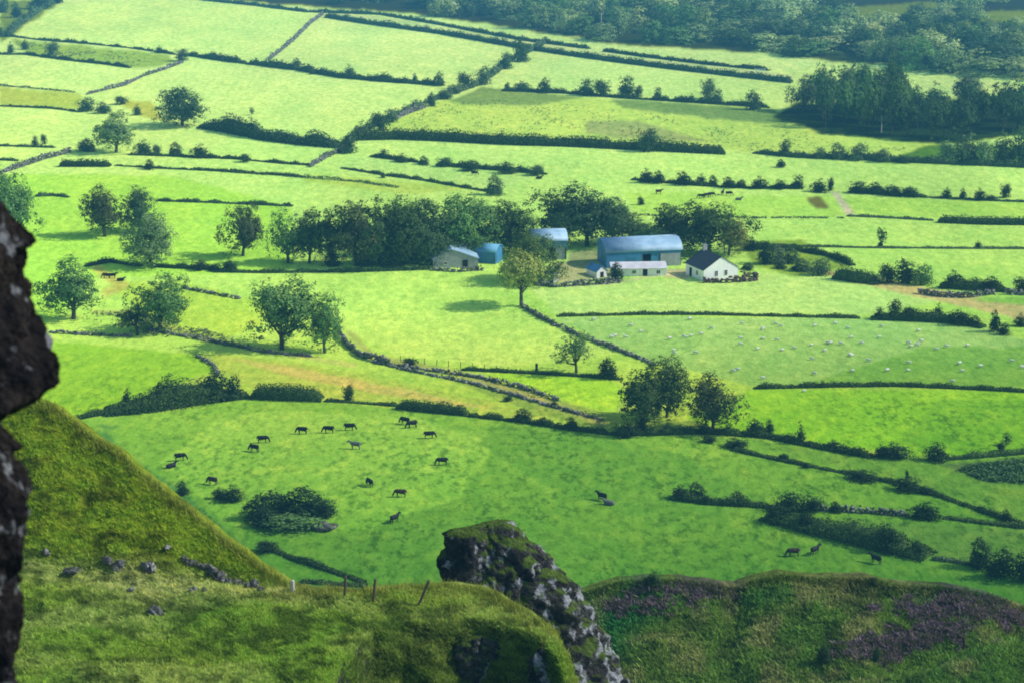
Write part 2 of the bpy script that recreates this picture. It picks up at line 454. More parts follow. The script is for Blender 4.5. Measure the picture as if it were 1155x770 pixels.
def build_ground():
    us = np.concatenate([[-60000, -15000, -6000, -2500, -1200, -500, -250, -130], np.arange(-80, 1236, 1.7), [1290, 1400, 1650, 2400, 3700, 7200, 16000, 60000]])
    vs = np.arange(800, -14, -1.25)
    _, dy, dz = rays(np.zeros_like(vs), vs)
    ds = -CAMH / dz * dy
    ds = np.concatenate([[-3000, -800, -100, 60, 130, 190, 235], ds, ds[-1] + np.array([40, 110, 220, 420, 800, 1500, 3000, 6000, 12000, 25000])])
    a = (us - IW / 2) / F
    D = np.maximum(ds, 150.0)
    X = a[None, :] * (D * CP + CAMH * SP)[:, None]
    Y = np.repeat(ds[:, None], len(us), 1)
    Z = terrain(X, Y)
    px, py = project(X, np.maximum(Y, 120), Z)
    # ragged borders between fields
    jx = (fbm(X / 5, Y / 12, 21, 3) - .5) * 9
    jy = (fbm(X / 5, Y / 12, 31, 3) - .5) * 4
    qx, qy = px + jx, py + jy
    alb = lin
    bv = np.array([b[0] for b in BASE_V], float); bc = np.array([alb(b[1]) for b in BASE_V])
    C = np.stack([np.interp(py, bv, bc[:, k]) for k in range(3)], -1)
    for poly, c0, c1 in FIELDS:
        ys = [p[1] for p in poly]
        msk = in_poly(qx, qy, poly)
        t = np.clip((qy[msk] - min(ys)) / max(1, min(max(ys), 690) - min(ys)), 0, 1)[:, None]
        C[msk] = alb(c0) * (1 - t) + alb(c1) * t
    for pts, hw, c in PATHS:
        dd = seg_dist(px + jx * .15, py + jy * .3, pts)
        k = np.clip(1.5 - dd / hw, 0, 1)[..., None] * .8
        C = C * (1 - k) + alb(c) * k
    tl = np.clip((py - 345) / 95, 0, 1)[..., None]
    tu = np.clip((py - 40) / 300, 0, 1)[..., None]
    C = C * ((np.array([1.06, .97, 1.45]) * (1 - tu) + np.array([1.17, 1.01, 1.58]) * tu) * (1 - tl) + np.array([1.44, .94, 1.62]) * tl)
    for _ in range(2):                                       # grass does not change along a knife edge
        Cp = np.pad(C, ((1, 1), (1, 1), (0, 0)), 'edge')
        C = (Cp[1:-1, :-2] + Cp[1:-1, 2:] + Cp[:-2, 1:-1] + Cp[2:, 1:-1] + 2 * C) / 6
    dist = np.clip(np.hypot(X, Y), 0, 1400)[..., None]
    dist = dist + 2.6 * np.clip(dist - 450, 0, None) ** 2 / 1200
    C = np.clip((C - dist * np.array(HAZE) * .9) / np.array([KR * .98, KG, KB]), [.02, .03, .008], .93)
    # broad natural drifts of tone inside the fields
    g = .86 + .28 * fbm(X / 35, Y / 70, 41, 4)
    C = C * g[..., None]
    drift = fbm(X / 18, Y / 60, 77, 3)[..., None]
    C = C * (1 + (drift - .5) * np.array([.30, .10, .10]))
    nr, nc = X.shape
    idx = np.arange(nr * nc).reshape(nr, nc)
    f = np.stack([idx[:-1, :-1].ravel(), idx[:-1, 1:].ravel(), idx[1:, 1:].ravel(), idx[1:, :-1].ravel()], 1)
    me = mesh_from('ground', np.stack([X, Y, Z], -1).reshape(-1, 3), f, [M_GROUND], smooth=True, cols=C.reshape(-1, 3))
    at = me.attributes.new('rough', 'FLOAT', 'POINT')
    at.data.foreach_set('value', np.interp(py, [0, 100, 300, 420, 470, 700], [.42, .42, .38, .42, .9, 1.0]).astype(np.float32).ravel())
    structure(link('ground', me))


build_ground()

# ------------------------------------------------------------------ foliage
def leaf_quads(P, out, size, rng, flat=1.0):
    n = len(P)
    nrm = out * flat + rng.normal(size=(n, 3)) * .36
    nrm /= np.linalg.norm(nrm, axis=1, keepdims=True) + 1e-9
    t = np.cross(nrm, rng.normal(size=(n, 3))); t /= np.linalg.norm(t, axis=1, keepdims=True) + 1e-9
    b = np.cross(nrm, t)
    s = (np.asarray(size) * (.6 + .8 * rng.random(n)))[:, None]
    q = np.stack([P - t * s * .6, P - b * s * .42, P + t * s * .6, P + b * s * .42], 1)
    return q.reshape(-1, 3)


def unit(n, rng):
    d = rng.normal(size=(n, 3)); return d / np.linalg.norm(d, axis=1, keepdims=True)


def crown_mesh(name, seed, nleaf, z0, lobes, lr, size, shape='dome', gap=.0, mat=None, per=16):
    """normalised crown: height 1, width 1; lobes of leaf clumps spread through the volume"""
    rng = np.random.default_rng(seed)
    cs = []
    while len(cs) < lobes:
        p = rng.uniform(-1, 1, 3)
        r2 = p[0] ** 2 + p[1] ** 2
        if shape == 'dome':
            if r2 + p[2] ** 2 > 1 or p[2] < -.75: continue
        elif shape == 'tall':
            if r2 ** .5 > (1 - abs(p[2]) ** 2.2) * .95: continue
        elif shape == 'cone':
            if r2 ** .5 > (1 - (p[2] + 1) / 2) ** .8: continue
        elif shape == 'flat':
            if r2 > 1 or p[2] < -.6 or p[2] > 1 - .9 * r2: continue
        elif shape == 'hemi':
            if r2 ** .5 > max(0, 1 - ((p[2] + 1) / 2) ** 2.4) ** .5 or (r2 ** .5 < .45 and p[2] < .2 and mat is None): continue
        if r2 + p[2] ** 2 < .12 and shape != 'cone': continue
        cs.append(p)
    cs = np.array(cs)
    th = np.arctan2(cs[:, 1], cs[:, 0])                       # lopsided, ragged outline
    wob = np.array([mnoise.noise(Vector((math.cos(t) * 1.1 + seed * 3.1, math.sin(t) * 1.1, z * 1.3))) for t, z in zip(th, cs[:, 2])])
    cs = cs * (1 + wob * (.75 if gap > 0 else .38))[:, None] + rng.uniform(-.10, .10, 3) * (gap > 0)
    zc, zh = (1 + z0) / 2, (1 - z0) / 2
    rad = rng.uniform(lr * .6, lr * 1.55, lobes)
    C = np.stack([cs[:, 0] * (.5 - lr * .8), cs[:, 1] * (.5 - lr * .8), zc + cs[:, 2] * (zh - lr * .75)], 1)
    # leaves sit in sprays on the lobes
    nc = nleaf // per
    k = rng.choice(lobes, nc, p=rad ** 2 / (rad ** 2).sum())
    d = unit(nc, rng)
    d[:, 2] = np.where((d[:, 2] < -.2) & (rng.random(nc) < .6), -d[:, 2], d[:, 2])
    S = C[k] + d * (rad[k] * (.6 + .45 * rng.random(nc) ** .5))[:, None]
    sig = lr * .17 * rng.uniform(.6, 1.4, nc)
    off = rng.normal(size=(nc, per, 3)) * sig[:, None, None] * np.array([1.15, 1.15, .75])
    P = (S[:, None, :] + off).reshape(-1, 3)
    d = np.repeat(d, per, 0) * .7 + unit(nc * per, rng) * .2 + (off / (sig[:, None, None] + 1e-9)).reshape(-1, 3) * .35
    d /= np.linalg.norm(d, axis=1, keepdims=True) + 1e-9
    if gap > 0:
        nz = np.array([mnoise.noise(Vector(p * 5.2) + Vector((seed, 0, 0))) for p in P])
        P, d = P[nz > -1 + gap * 2 - .55], d[nz > -1 + gap * 2 - .55]
    rr = np.percentile(np.hypot(P[:, 0], P[:, 1]), 96); zl, zh2 = np.percentile(P[:, 2], [2, 99])
    for A in (P, C):
        A[:, :2] *= .5 / rr; A[:, 2] = z0 + (A[:, 2] - zl) * (1 - z0) / (zh2 - zl)
    gd = P - np.array([0, 0, z0 + (1 - z0) * .40]); gd[:, 2] *= 1.0 / (1 - z0); gd /= np.linalg.norm(gd, axis=1, keepdims=True) + 1e-9
    V = leaf_quads(P, d * .5 + gd * .95, size, rng, 1.15)
    n = len(P)
    F4 = np.arange(n * 4).reshape(n, 4)
    return mesh_from(name, V, F4, [mat or M_LEAF]), C, rad


def trunk_mesh(seed, z0, C, rad, thick=.028, limbs=7):
    rng = np.random.default_rng(seed + 100); b = MB()
    fork = max(.1, z0 + .08)
    lean = rng.uniform(-.03, .03, 2)
    b.tube([(0, 0, -.06), (0, 0, .02), (lean[0] * .5, lean[1] * .5, fork * .6), (lean[0], lean[1], fork), (lean[0] * 1.5, lean[1] * 1.5, (fork + 1) / 2 + .05)],
           [thick * 1.7, thick * 1.25, thick, thick * .85, thick * .25], 8)
    for i in rng.choice(len(C), min(limbs, len(C)), replace=False):
        c = C[i]; s = rng.uniform(.45, 1.0)
        z = fork * s
        mid = (c[0] * .45 + lean[0], c[1] * .45 + lean[1], z + (c[2] - z) * .35)
        b.tube([(lean[0] * s, lean[1] * s, z), mid, tuple(c)], [thick * .55, thick * .36, thick * .1], 5)
    return b.mesh('trunk', [M_BARK])


PROTO = {}
def make_kind(kind, seed, nleaf, z0, lobes, lr, size, shape='dome', gap=0., thick=.028, limbs=7):
    cm, C, r = crown_mesh('crown', seed, nleaf, z0, lobes, lr, size, shape, gap)
    PROTO.setdefault(kind, []).append((cm, trunk_mesh(seed, z0, C, r, thick, limbs)))


for s in (1, 2, 3): make_kind('round', s, 8500, .07, 34, .17, .030, 'hemi')
for s in (4, 5, 6, 7): make_kind('oak', s, 8200, .17, 26, .155, .030, gap=.46, limbs=11)
for s in (8, 9): make_kind('tall', s, 5200, .14, 26, .15, .032, 'tall')
for s in (10, 11): make_kind('open', s, 4200, .2, 24, .115, .030, gap=.48, limbs=14)
for s in (12,): make_kind('spread', s, 3600, .34, 18, .13, .036, 'flat', limbs=8, thick=.03)
for s in (13,): make_kind('slim', s, 2600, .06, 24, .16, .045, 'cone')
for s in range(20, 26): make_kind('far', s, 3000, -.2, 17, .20, .046, 'hemi')
for s in range(30, 34): make_kind('wood', s, 2300, .22, 22, .16, .045, 'tall', thick=.018)
for s in (45,): make_kind('standard', s, 7000, .40, 26, .19, .034, 'hemi', limbs=9, thick=.034)
for s in (40, 41): make_kind('small', s, 1500, .18, 14, .17, .055)
BUSH = [crown_mesh('bush', 50 + k, 2400, -.15, 18, .22, .060, 'hemi', mat=M_HEDGE, per=5)[0] for k in range(6)]

GREEN = dict(dark=(.060, .112, .034), mid=(.115, .235, .066), pale=(.165, .27, .105), olive=(.17, .20, .045),
             brown=(.078, .105, .042), blue=(.062, .118, .050), light=(.16, .27, .085), hedge=(.030, .060, .025), scrub=(.095, .155, .070), wood=(.20, .29, .11), woodpale=(.34, .43, .17))


def tint(obj, c, rng=random):
    c = GREEN.get(c, c)
    k = rng.uniform(.88, 1.12)
    obj.color = (c[0] * k * rng.uniform(.95, 1.06), c[1] * k, c[2] * k * rng.uniform(.93, 1.06), 1)


FIRST = {}
def tree(kind, x, y, wpx, hpx, col, label, group=None, var=None, loc=None, cat='tree', name='tree'):
    p = loc if loc is not None else gpt(x, y)
    k = ppm(p)
    W, H = wpx / k, (hpx - .10 * wpx) / k / .965
    vi = (random.randrange(len(PROTO[kind])) if var is None else var) % len(PROTO[kind])
    key = (kind, vi)
    if key in FIRST:
        root = FIRST[key].copy(); COL.objects.link(root)
        ch = []
        for c in FIRST[key].children:
            d = c.copy(); COL.objects.link(d); d.parent = root; ch.append(d)
        root.name = name
    else:
        root = link(name, None); cm, tm = PROTO[kind][vi]
        ch = [link('crown', cm, root), link('trunk', tm, root)]
        FIRST[key] = root
    root.location = p; root.scale = (W, W, H); root.rotation_euler = (0, 0, random.uniform(0, 6.283))
    for key_ in list(root.keys()): del root[key_]
    for c in ch:
        if c.name.startswith('crown'): tint(c, col)
    tag(root, label, cat, group)
    return root


def bush(x, y, wpx, hpx, col, label, group=None, loc=None, sink=.0):
    p = loc if loc is not None else gpt(x, y)
    k = ppm(p)
    W, H = wpx / k, hpx / k / .965
    o = link('bush', random.choice(BUSH), None, (p[0], p[1], p[2] - sink))
    o.scale = (W, max(W * .7, min(W, 4)), H); o.rotation_euler = (0, 0, random.uniform(-.4, .4) + random.choice((0, math.pi)))
    tint(o, 'hedge' if col == 'dark' else col); tag(o, label, 'bush', group)
    return o


def resample(P, step):
    P = np.asarray(P, float)
    seg = np.linalg.norm(np.diff(P, axis=0), axis=1); s = np.concatenate([[0], np.cumsum(seg)])
    n = max(2, int(s[-1] / step) + 1)
    t = np.linspace(0, s[-1], n)
    return np.stack([np.interp(t, s, P[:, k]) for k in range(3)], 1), t


def line_world(pts):
    out = []
    for (x0, y0), (x1, y1) in zip(pts[:-1], pts[1:]):
        for t in np.linspace(0, 1, 6, endpoint=False): out.append((x0 + (x1 - x0) * t, y0 + (y1 - y0) * t))
    out.append(pts[-1]); out = np.array(out, float)
    x, y, z = ground(out[:, 0], out[:, 1])
    return np.stack([x, y, z], 1)


HN = [0]
def hedge(label, pts, hpx, col='hedge', rough=.5, width=None, gaps=0., name='hedge', cat='hedge', group=None, hend=None):
    HN[0] += 1; seed = HN[0] * 13; hpx = hpx * .86; rough = rough * 1.15
    rng = np.random.default_rng(seed)
    P = line_world(pts); k = ppm(P.mean(0)); h = hpx / k / .965
    wd = width or max(1.1, min(h * 1.0, 4.5))
    R, t = resample(P, .25)
    L = t[-1]
    size = max(.26, 1.5 / k) * (1 + .12 * h / 3)
    n = int(min(16000, L * (2 * h + wd) / size ** 2 * 1.5))
    s = rng.random(n) * L
    prof = 1 - rough + rough * 2 * (.5 + 1.5 * (fbm(s / max(2.5, h * 1.6), s * 0 + seed, seed, 3) - .5))
    if hend: prof = prof * (1 + (hend / hpx - 1) * s / L)
    ends = np.minimum(1, np.minimum(s, L - s) / (h * (2.2 if rough > .35 else .6)) + .25)
    if gaps > 0:
        g = fbm(s / 6.0, s * 0 + 5, seed + 7, 2)
        keep = g > gaps
        s, prof, ends = s[keep], prof[keep], ends[keep]; n = len(s)
    ctr = np.stack([np.interp(s, t, R[:, q]) for q in range(3)], 1)
    dirv = np.gradient(R, axis=0); dirv /= np.linalg.norm(dirv, axis=1, keepdims=True) + 1e-9
    dx, dy = np.interp(s, t, dirv[:, 0]), np.interp(s, t, dirv[:, 1])
    nx, ny = -dy, dx
    ph = rng.random(n) * math.pi
    rr = .72 + .36 * rng.random(n) ** .6
    hh = h * prof * ends
    lat = np.cos(ph) * rr * wd * .5 * (.75 + .35 * prof); up = np.sin(ph) ** .75 * rr * hh
    low = rng.random(n) < .35
    up = np.where(low, rng.random(n) * hh * .7, up); lat = np.where(low, np.sign(lat) * wd * .5 * rr, lat)
    Q = ctr + np.stack([nx * lat, ny * lat, up], 1)
    out = np.stack([nx * np.cos(ph), ny * np.cos(ph), np.sin(ph)], 1)
    V = leaf_quads(Q, out, size, rng)
    F4 = np.arange(n * 4).reshape(n, 4)
    if gaps <= 0:                                            # dense wood and shadow inside the hedge
        R2, t2 = resample(P, max(.6, h * .4)); m = len(R2)
        pr = (1 - rough + rough * 2 * (.5 + 1.5 * (fbm(t2 / max(2.5, h * 1.6), t2 * 0 + seed, seed, 3) - .5))) * np.minimum(1, np.minimum(t2, L - t2) / (h * (2.2 if rough > .35 else .6)) + .2)
        if hend: pr = pr * (1 + (hend / hpx - 1) * t2 / L)
        d2 = np.gradient(R2, axis=0); d2 /= np.linalg.norm(d2, axis=1, keepdims=True) + 1e-9
        nn = np.stack([-d2[:, 1], d2[:, 0], d2[:, 2] * 0], 1)
        rings = []
        for (a_, b_) in ((-.36, -.1), (-.34, .5), (-.15, .74), (.15, .74), (.34, .5), (.36, -.1)):
            rings.append(R2 + nn * (a_ * wd) + np.stack([0 * t2, 0 * t2, h * pr * b_], 1))
        base = len(V); core = np.stack(rings, 1).reshape(-1, 3)
        fs = []
        for i in range(m - 1):
            for q in range(5):
                fs.append((base + i * 6 + q, base + i * 6 + q + 1, base + (i + 1) * 6 + q + 1, base + (i + 1) * 6 + q))
        V = np.concatenate([V, core]); F4 = np.concatenate([F4, np.array(fs)])
    o0 = R[len(R) // 2]
    o = link(name, mesh_from(name, V - o0, F4, [M_HEDGE]), None, tuple(o0))
    tint(o, col); tag(o, label, cat, group)
    return o


def wall(label, pts, hpx, weeds=.3, col=None, name='stone_wall'):
    """dry stone wall of rough blocks, with some growth along it"""
    HN[0] += 1; rng = np.random.default_rng(HN[0] * 17)
    P = line_world(pts); k = ppm(P.mean(0)); h = max(.5, hpx / k / .965)
    R, t = resample(P, .1); L = t[-1]
    size = .55
    n = int(min(4200, L / size * max(2, round(h / .4)) * 2.0))
    s = rng.random(n) * L; zz = rng.random(n) ** 1.2 * h * (.55 + .6 * vnoise(s / 3.5, s * 0, HN[0]))
    dv = np.gradient(R, axis=0); dv /= np.linalg.norm(dv, axis=1, keepdims=True) + 1e-9
    C = np.stack([np.interp(s, t, R[:, q]) for q in range(3)], 1)
    nx, ny = -np.interp(s, t, dv[:, 1]), np.interp(s, t, dv[:, 0])
    lat = rng.normal(size=n) * .18
    C += np.stack([nx * lat, ny * lat, zz - .1], 1)
    corner = np.array([(-1, -1, -1), (1, -1, -1), (1, 1, -1), (-1, 1, -1), (-1, -1, 1), (1, -1, 1), (1, 1, 1), (-1, 1, 1)], float)
    sz = np.stack([rng.uniform(.12, .40, n), rng.uniform(.12, .32, n), rng.uniform(.10, .24, n)], 1) * rng.uniform(.6, 1.15, (n, 1))
    th = np.arctan2(-nx, ny) + rng.normal(size=n) * .35
    V = corner[None] * sz[:, None, :] * rng.uniform(.7, 1.15, (n, 8, 3))
    c_, s_ = np.cos(th)[:, None], np.sin(th)[:, None]
    V = np.stack([V[..., 0] * c_ - V[..., 1] * s_, V[..., 0] * s_ + V[..., 1] * c_, V[..., 2]], -1) + C[:, None, :]
    fq = np.array([(0, 3, 2, 1), (4, 5, 6, 7), (0, 1, 5, 4), (1, 2, 6, 5), (2, 3, 7, 6), (3, 0, 4, 7)])
    Fs = (fq[None] + (np.arange(n) * 8)[:, None, None]).reshape(-1, 4)
    V = V.reshape(-1, 3); mi = np.zeros(len(Fs), int)
    if weeds > 0:
        m = int(min(9000, L * h * 34 * weeds))
        s2 = rng.random(m) * L
        g = vnoise(s2 / 5.0, s2 * 0 + 3, HN[0] + 5) > (1 - weeds) * .8
        s2 = s2[g]; m = len(s2)
        Q = np.stack([np.interp(s2, t, R[:, q]) for q in range(3)], 1)
        nx, ny = -np.interp(s2, t, dv[:, 1]), np.interp(s2, t, dv[:, 0])
        l2 = rng.normal(size=m) * .4
        Q += np.stack([nx * l2, ny * l2, rng.random(m) * h * 1.15], 1)
        W4 = leaf_quads(Q, unit(m, rng), max(.28, 1.1 / k), rng)
        Fs = np.concatenate([Fs, np.arange(m * 4).reshape(m, 4) + len(V)]); V = np.concatenate([V, W4])
        mi = np.concatenate([mi, np.ones(m, int)])
    o0 = R[len(R) // 2]
    o = link(name, mesh_from(name, V - o0, Fs, [M_STONE, M_HEDGE], mi), None, tuple(o0))
    o.color = (*(col or (.05, .08, .035)), 1)
    tag(o, label, 'stone wall'); return o


ORD = ['first', 'second', 'third', 'fourth', 'fifth', 'sixth', 'seventh', 'eighth', 'ninth', 'tenth', 'eleventh', 'twelfth', 'thirteenth', 'fourteenth']
def bushes(where, items, col='hedge', adj='dark rounded', kind=None):
    """items left to right: (x, y, w, h)"""
    items = sorted(items); n = len(items)
    for i, it in enumerate(items):
        x, y, wp, hp = it[:4]; c = it[4] if len(it) > 4 else col
        if n == 1: lab = f'{adj} bush {where}'
        else: lab = f'{ORD[i]} bush from the left {where}'
        bush(x, y, wp, hp, c, lab)

# ------------------------------------------------------------------ field boundaries (label, photo polyline, height px)
H = hedge
# top left
H('thin dark hedge below the long top left field, running right from the wood corner', [(8, 41), (50, 46), (100, 50), (150, 55), (198, 62)], 3.5, 'blue', .6)
H('low dark hedge under the field crossed by the upper grey wall', [(212, 63), (260, 70), (300, 75), (340, 80), (385, 88), (440, 93), (500, 97)], 7, 'blue', .55)
H('dark hedge along the lower edge of the rough strip at top left', [(-20, 62), (30, 62), (50, 65), (90, 70), (120, 73), (147, 77)], 4, 'blue', .6)
H('scrubby hedge climbing beside the wood corner at top left', [(8, 42), (20, 30), (45, 12), (72, -2)], 7, 'scrub', .6)
H('thin hedge line above the tan strip at the left edge', [(-30, 95), (0, 97), (50, 101), (97, 106)], 2, 'scrub', .6, gaps=.35)
H('thin dark line of hedge below the tan strip at the left edge', [(-30, 119), (0, 120), (60, 123), (86, 126)], 2.5, 'blue', .5)
H('leafy hedge of thick bushes running right from the big domed tree', [(228, 144), (262, 150), (300, 158), (340, 163), (384, 167)], 17, 'blue', .35)
H('neatly clipped short dark hedge block left of the small round bush', [(67, 188), (125, 188)], 9, 'dark', .1)
H('low ragged hedge trailing right past the small round bush', [(130, 187), (175, 190), (240, 193), (300, 197), (345, 200)], 3, 'blue', .6)
H('short dark hedge at the left edge with two little bushes', [(-30, 165), (0, 165), (62, 167)], 3, 'blue', .4)
H('short thin hedge at the left edge above the stone lane', [(-30, 181), (0, 181), (21, 182)], 3, 'blue', .4)
H('low dark hedge between the bush row and the wall gap at upper left', [(145, 175), (200, 177), (268, 180), (320, 185), (352, 187)], 4, 'blue', .6)
# diagonal scrub belt in the top middle
H('bushy diagonal scrub belt rising through the top middle fields, lower half', [(388, 168), (402, 152), (425, 142), (450, 131), (478, 120)], 8, 'scrub', .55)
H('bushy diagonal scrub belt rising through the top middle fields, upper half', [(480, 117), (505, 108), (535, 98), (556, 85), (574, 70), (598, 58), (618, 47)], 7, 'scrub', .55)
H('upper hedge of the pair along the narrow lane, ending at the gap', [(205, -2), (290, 7), (345, 14), (430, 17), (500, 29), (590, 46), (665, 55.5)], 4.5, 'blue', .35)
H('upper hedge of the pair along the narrow lane, right of the gap', [(680, 58), (730, 65), (800, 73.5), (868, 80)], 4.5, 'blue', .35)
H('lower thicker hedge of the pair along the narrow lane', [(368, 20), (420, 28), (500, 39), (590, 55), (640, 62.5), (700, 71), (780, 81), (893, 94)], 7, 'blue', .2)
H('low hedge with scattered bushes under the bright narrow top field', [(566, 103), (600, 104), (640, 106), (700, 111), (780, 116), (868, 122)], 6, 'blue', .5)
H('long thick dark hedge along the bottom of the rushy field', [(408, 158), (450, 157), (500, 159), (570, 163), (640, 165), (720, 169), (818, 174)], 13, 'dark', .22)
H('low dark hedge continuing right to the edge below the tall wood', [(850, 173), (900, 178), (960, 180), (1040, 184), (1175, 190)], 8, 'blue', .4)
H('straggling hedge of small bushes below the left end of the long thick hedge', [(418, 177), (450, 181), (482, 185)], 5, 'blue', .6)
H('straggling hedge of larger bushes above the lone pale tree behind the farm grove', [(492, 187), (520, 189), (570, 193), (617, 197)], 6, 'blue', .55)
# middle
H('thin hedge line crossing the upper middle field down to the farm grove', [(385, 190), (440, 199), (480, 204), (530, 213), (560, 218)], 4, 'blue', .6)
H('faint broken hedge line just below, beside the tan strip', [(240, 193), (320, 199), (400, 205), (470, 215)], 3, 'scrub', .6, gaps=.3)
H('thin dark hedge right of the pair of dark trees on the left', [(176, 227), (240, 229), (330, 233)], 4, 'blue', .5)
H('short thin dark hedge right of the big tree at the left edge', [(40, 222), (60, 221), (78, 223)], 4, 'blue', .5)
H('low hedge running behind the pale round tree towards the grove', [(96, 301), (125, 296), (150, 300), (205, 303), (262, 306)], 5, 'dark', .6)
H('low dark hedge along the bottom of the farm grove', [(240, 307), (300, 308), (400, 307), (485, 304)], 4.5, 'dark', .4)
H('low broken hedge under a row of bushes behind the farm grove on the right', [(712, 203), (745, 206), (790, 210), (850, 213), (905, 213)], 4.5, 'dark', .6)
H('thick dark hedge in the upper right fields beside the small bushes', [(957, 217), (1000, 220), (1045, 223)], 8, 'dark', .5)
H('thin hedge line under the four small bushes at upper right', [(1045, 223), (1100, 226), (1175, 229)], 2.5, 'blue', .4)
H('long clipped hedge touching the right edge', [(1058, 251), (1110, 253), (1180, 254)], 10, 'dark', .06)
H('thin hedge line left of the long clipped hedge', [(955, 244), (1000, 246), (1053, 249)], 3, 'scrub', .5)
H('hair thin line of growth across the field right of the farm grove', [(720, 243), (855, 246), (952, 246)], 1.5, 'scrub', .5, gaps=.4)
H('thin hedge line at the foot of the small lone tree on the right', [(830, 277), (895, 278), (990, 280), (1175, 281)], 2.5, 'scrub', .5)
H('dark overgrown bank sloping down right behind the farmhouse', [(838, 280), (900, 283), (935, 289), (962, 300)], 8, 'dark', .4)
H('dark leafy hedge between the bank and the big bush clump', [(942, 314), (965, 318), (990, 320)], 14, 'dark', .3)
H('low thick hedge of bushes above the grey stone bank on the right', [(1060, 324), (1100, 327), (1138, 329)], 15, 'dark', .4)
H('dark bushy hedge below the tan strip on the right', [(982, 360), (1015, 361), (1060, 363), (1090, 366), (1110, 370)], 12, 'dark', .45)
H('thin straight overgrown wall line along the top of the sheep field', [(628, 357), (720, 355), (800, 355), (880, 357), (970, 359)], 4, 'dark', .4)
H('low dark hedge along the bottom of the sheep field', [(850, 438), (940, 436), (1010, 435), (1080, 438), (1180, 443)], 6, 'dark', .35)
# nearer
H('low dark line of growth under the pale lone tree', [(520, 417), (600, 421), (650, 424), (700, 428)], 4, 'dark', .5)
H('tall dark thorn hedge along the top of the cattle field on the left', [(118, 466), (160, 463), (205, 457), (240, 451), (277, 446)], 26, 'dark', .4, width=4.5)
H('low tail of the tall thorn hedge behind the grassy hillside', [(80, 474), (100, 470), (122, 466)], 9, 'dark', .5)
H('square clipped dark hedge beside the tall thorn hedge', [(284, 448), (325, 450), (364, 451)], 18, 'dark', .12, width=3)
H('thin growth between the clipped hedge and the next dark hedge', [(366, 452), (400, 454), (450, 458)], 4, 'dark', .5)
H('dark low hedge above the three cows in the cattle field', [(448, 460), (485, 464), (528, 468)], 13, 'dark', .2)
H('low overgrown wall leading right towards the big pair of trees', [(528, 469), (590, 476), (640, 484), (690, 490)], 7, 'dark', .55)
H('dark scrub at the feet of the two big dark trees', [(690, 490), (730, 490), (790, 488), (840, 491)], 11, 'dark', .5)
H('scrubby dark hedge sloping down right from the two big dark trees', [(835, 490), (870, 494), (900, 500), (940, 508), (985, 516)], 11, 'dark', .5)
H('low hedge rising to the right edge past the lollipop tree', [(1068, 518), (1100, 516), (1180, 509)], 7, 'dark', .4)
H('thin hedge line sloping down right below the two big dark trees', [(825, 507), (870, 517), (930, 529), (985, 539), (1040, 553), (1090, 570), (1134, 586), (1190, 602)], 5, 'dark', .6)
H('long low hedge in the lower right fields, with a bushy left end', [(756, 562), (800, 568), (840, 570), (875, 573)], 11, 'dark', .45)
H('thin hedge after the stony gap in the lower right fields', [(1064, 584), (1110, 590), (1180, 598)], 5, 'dark', .4)
H('thick dark hedge running diagonally down the lower right field', [(866, 583), (900, 593), (950, 606), (1000, 618), (1048, 629)], 19, 'dark', .35, width=4.5)
H('low hedge between the two lower ends of the right hand fields', [(1050, 630), (1080, 634), (1110, 640)], 4, 'scrub', .4)
H('thin dark hedge just above the fence posts', [(300, 617), (330, 630), (370, 643), (412, 657)], 6, 'dark', .5)
H('short hedge line nearest the fence posts', [(338, 656), (375, 659), (415, 661)], 5, 'dark', .5)

# dry stone walls
wall('pale grey stone wall crossing the field left of the big domed tree', [(98, 107), (140, 97), (160, 87), (185, 79), (207, 71)], 4.5, .08)
wall('pale grey stone wall climbing straight to the top lane', [(304, 68), (330, 47), (350, 27), (364, 17)], 4.5, .05)
wall('broken stone wall beside the lane at the left edge', [(-10, 200), (20, 190), (50, 180), (80, 172)], 6, .3)
wall('short piece of grey stone wall at the foot of the scrub belt', [(350, 189), (366, 179), (388, 170)], 6, .25)
wall('stretch of bare stone wall in the middle of the scrub belt', [(446, 135), (462, 128), (480, 122)], 7, .25)
wall('grey wall running down right from the tree in front of the farm', [(588, 346), (610, 359), (650, 378), (690, 393), (718, 403), (738, 412)], 5.5, .35, (.04, .06, .03))
wall('tumbled stone bank starting beside the two light green trees', [(378, 372), (388, 386), (405, 402), (440, 412)], 8, .25)
wall('upper of the two broken walls of the stony track below the farm field', [(440, 412), (500, 420), (540, 426), (590, 438), (630, 452)], 5, .35)
wall('lower of the two broken walls of the stony track', [(420, 408), (470, 420), (530, 432), (580, 446), (620, 458), (680, 474)], 4, .4)
wall('curved low stone wall round the right end of the left green field', [(222, 402), (240, 412), (247, 424)], 4, .4)
wall('low stone wall line above the left green field', [(55, 375), (100, 378), (150, 380)], 4, .5, (.04, .06, .03))
wall('low wall below the leaning oak, running to the light green trees', [(165, 372), (215, 381), (260, 390), (300, 398), (350, 402)], 4, .5, (.04, .06, .03))
wall('grey fence wall behind the light green trees', [(205, 325), (240, 332), (272, 338)], 4, .3)
wall('long dark stone bank on the right below the bushes', [(1035, 331), (1060, 335), (1090, 336), (1122, 332)], 8, .3, (.04, .055, .03))
wall('short stone bank at the right edge', [(1133, 332), (1155, 333), (1180, 334)], 6, .3, (.04, .055, .03))
wall('stony gap of pale boulders in the lower right hedge', [(925, 575), (960, 577), (1000, 580), (1024, 582)], 7, .35, (.04, .06, .03))
wall('stony edge beneath the little dark conifer', [(912, 503), (940, 508), (975, 514)], 5, .35, (.04, .055, .03))

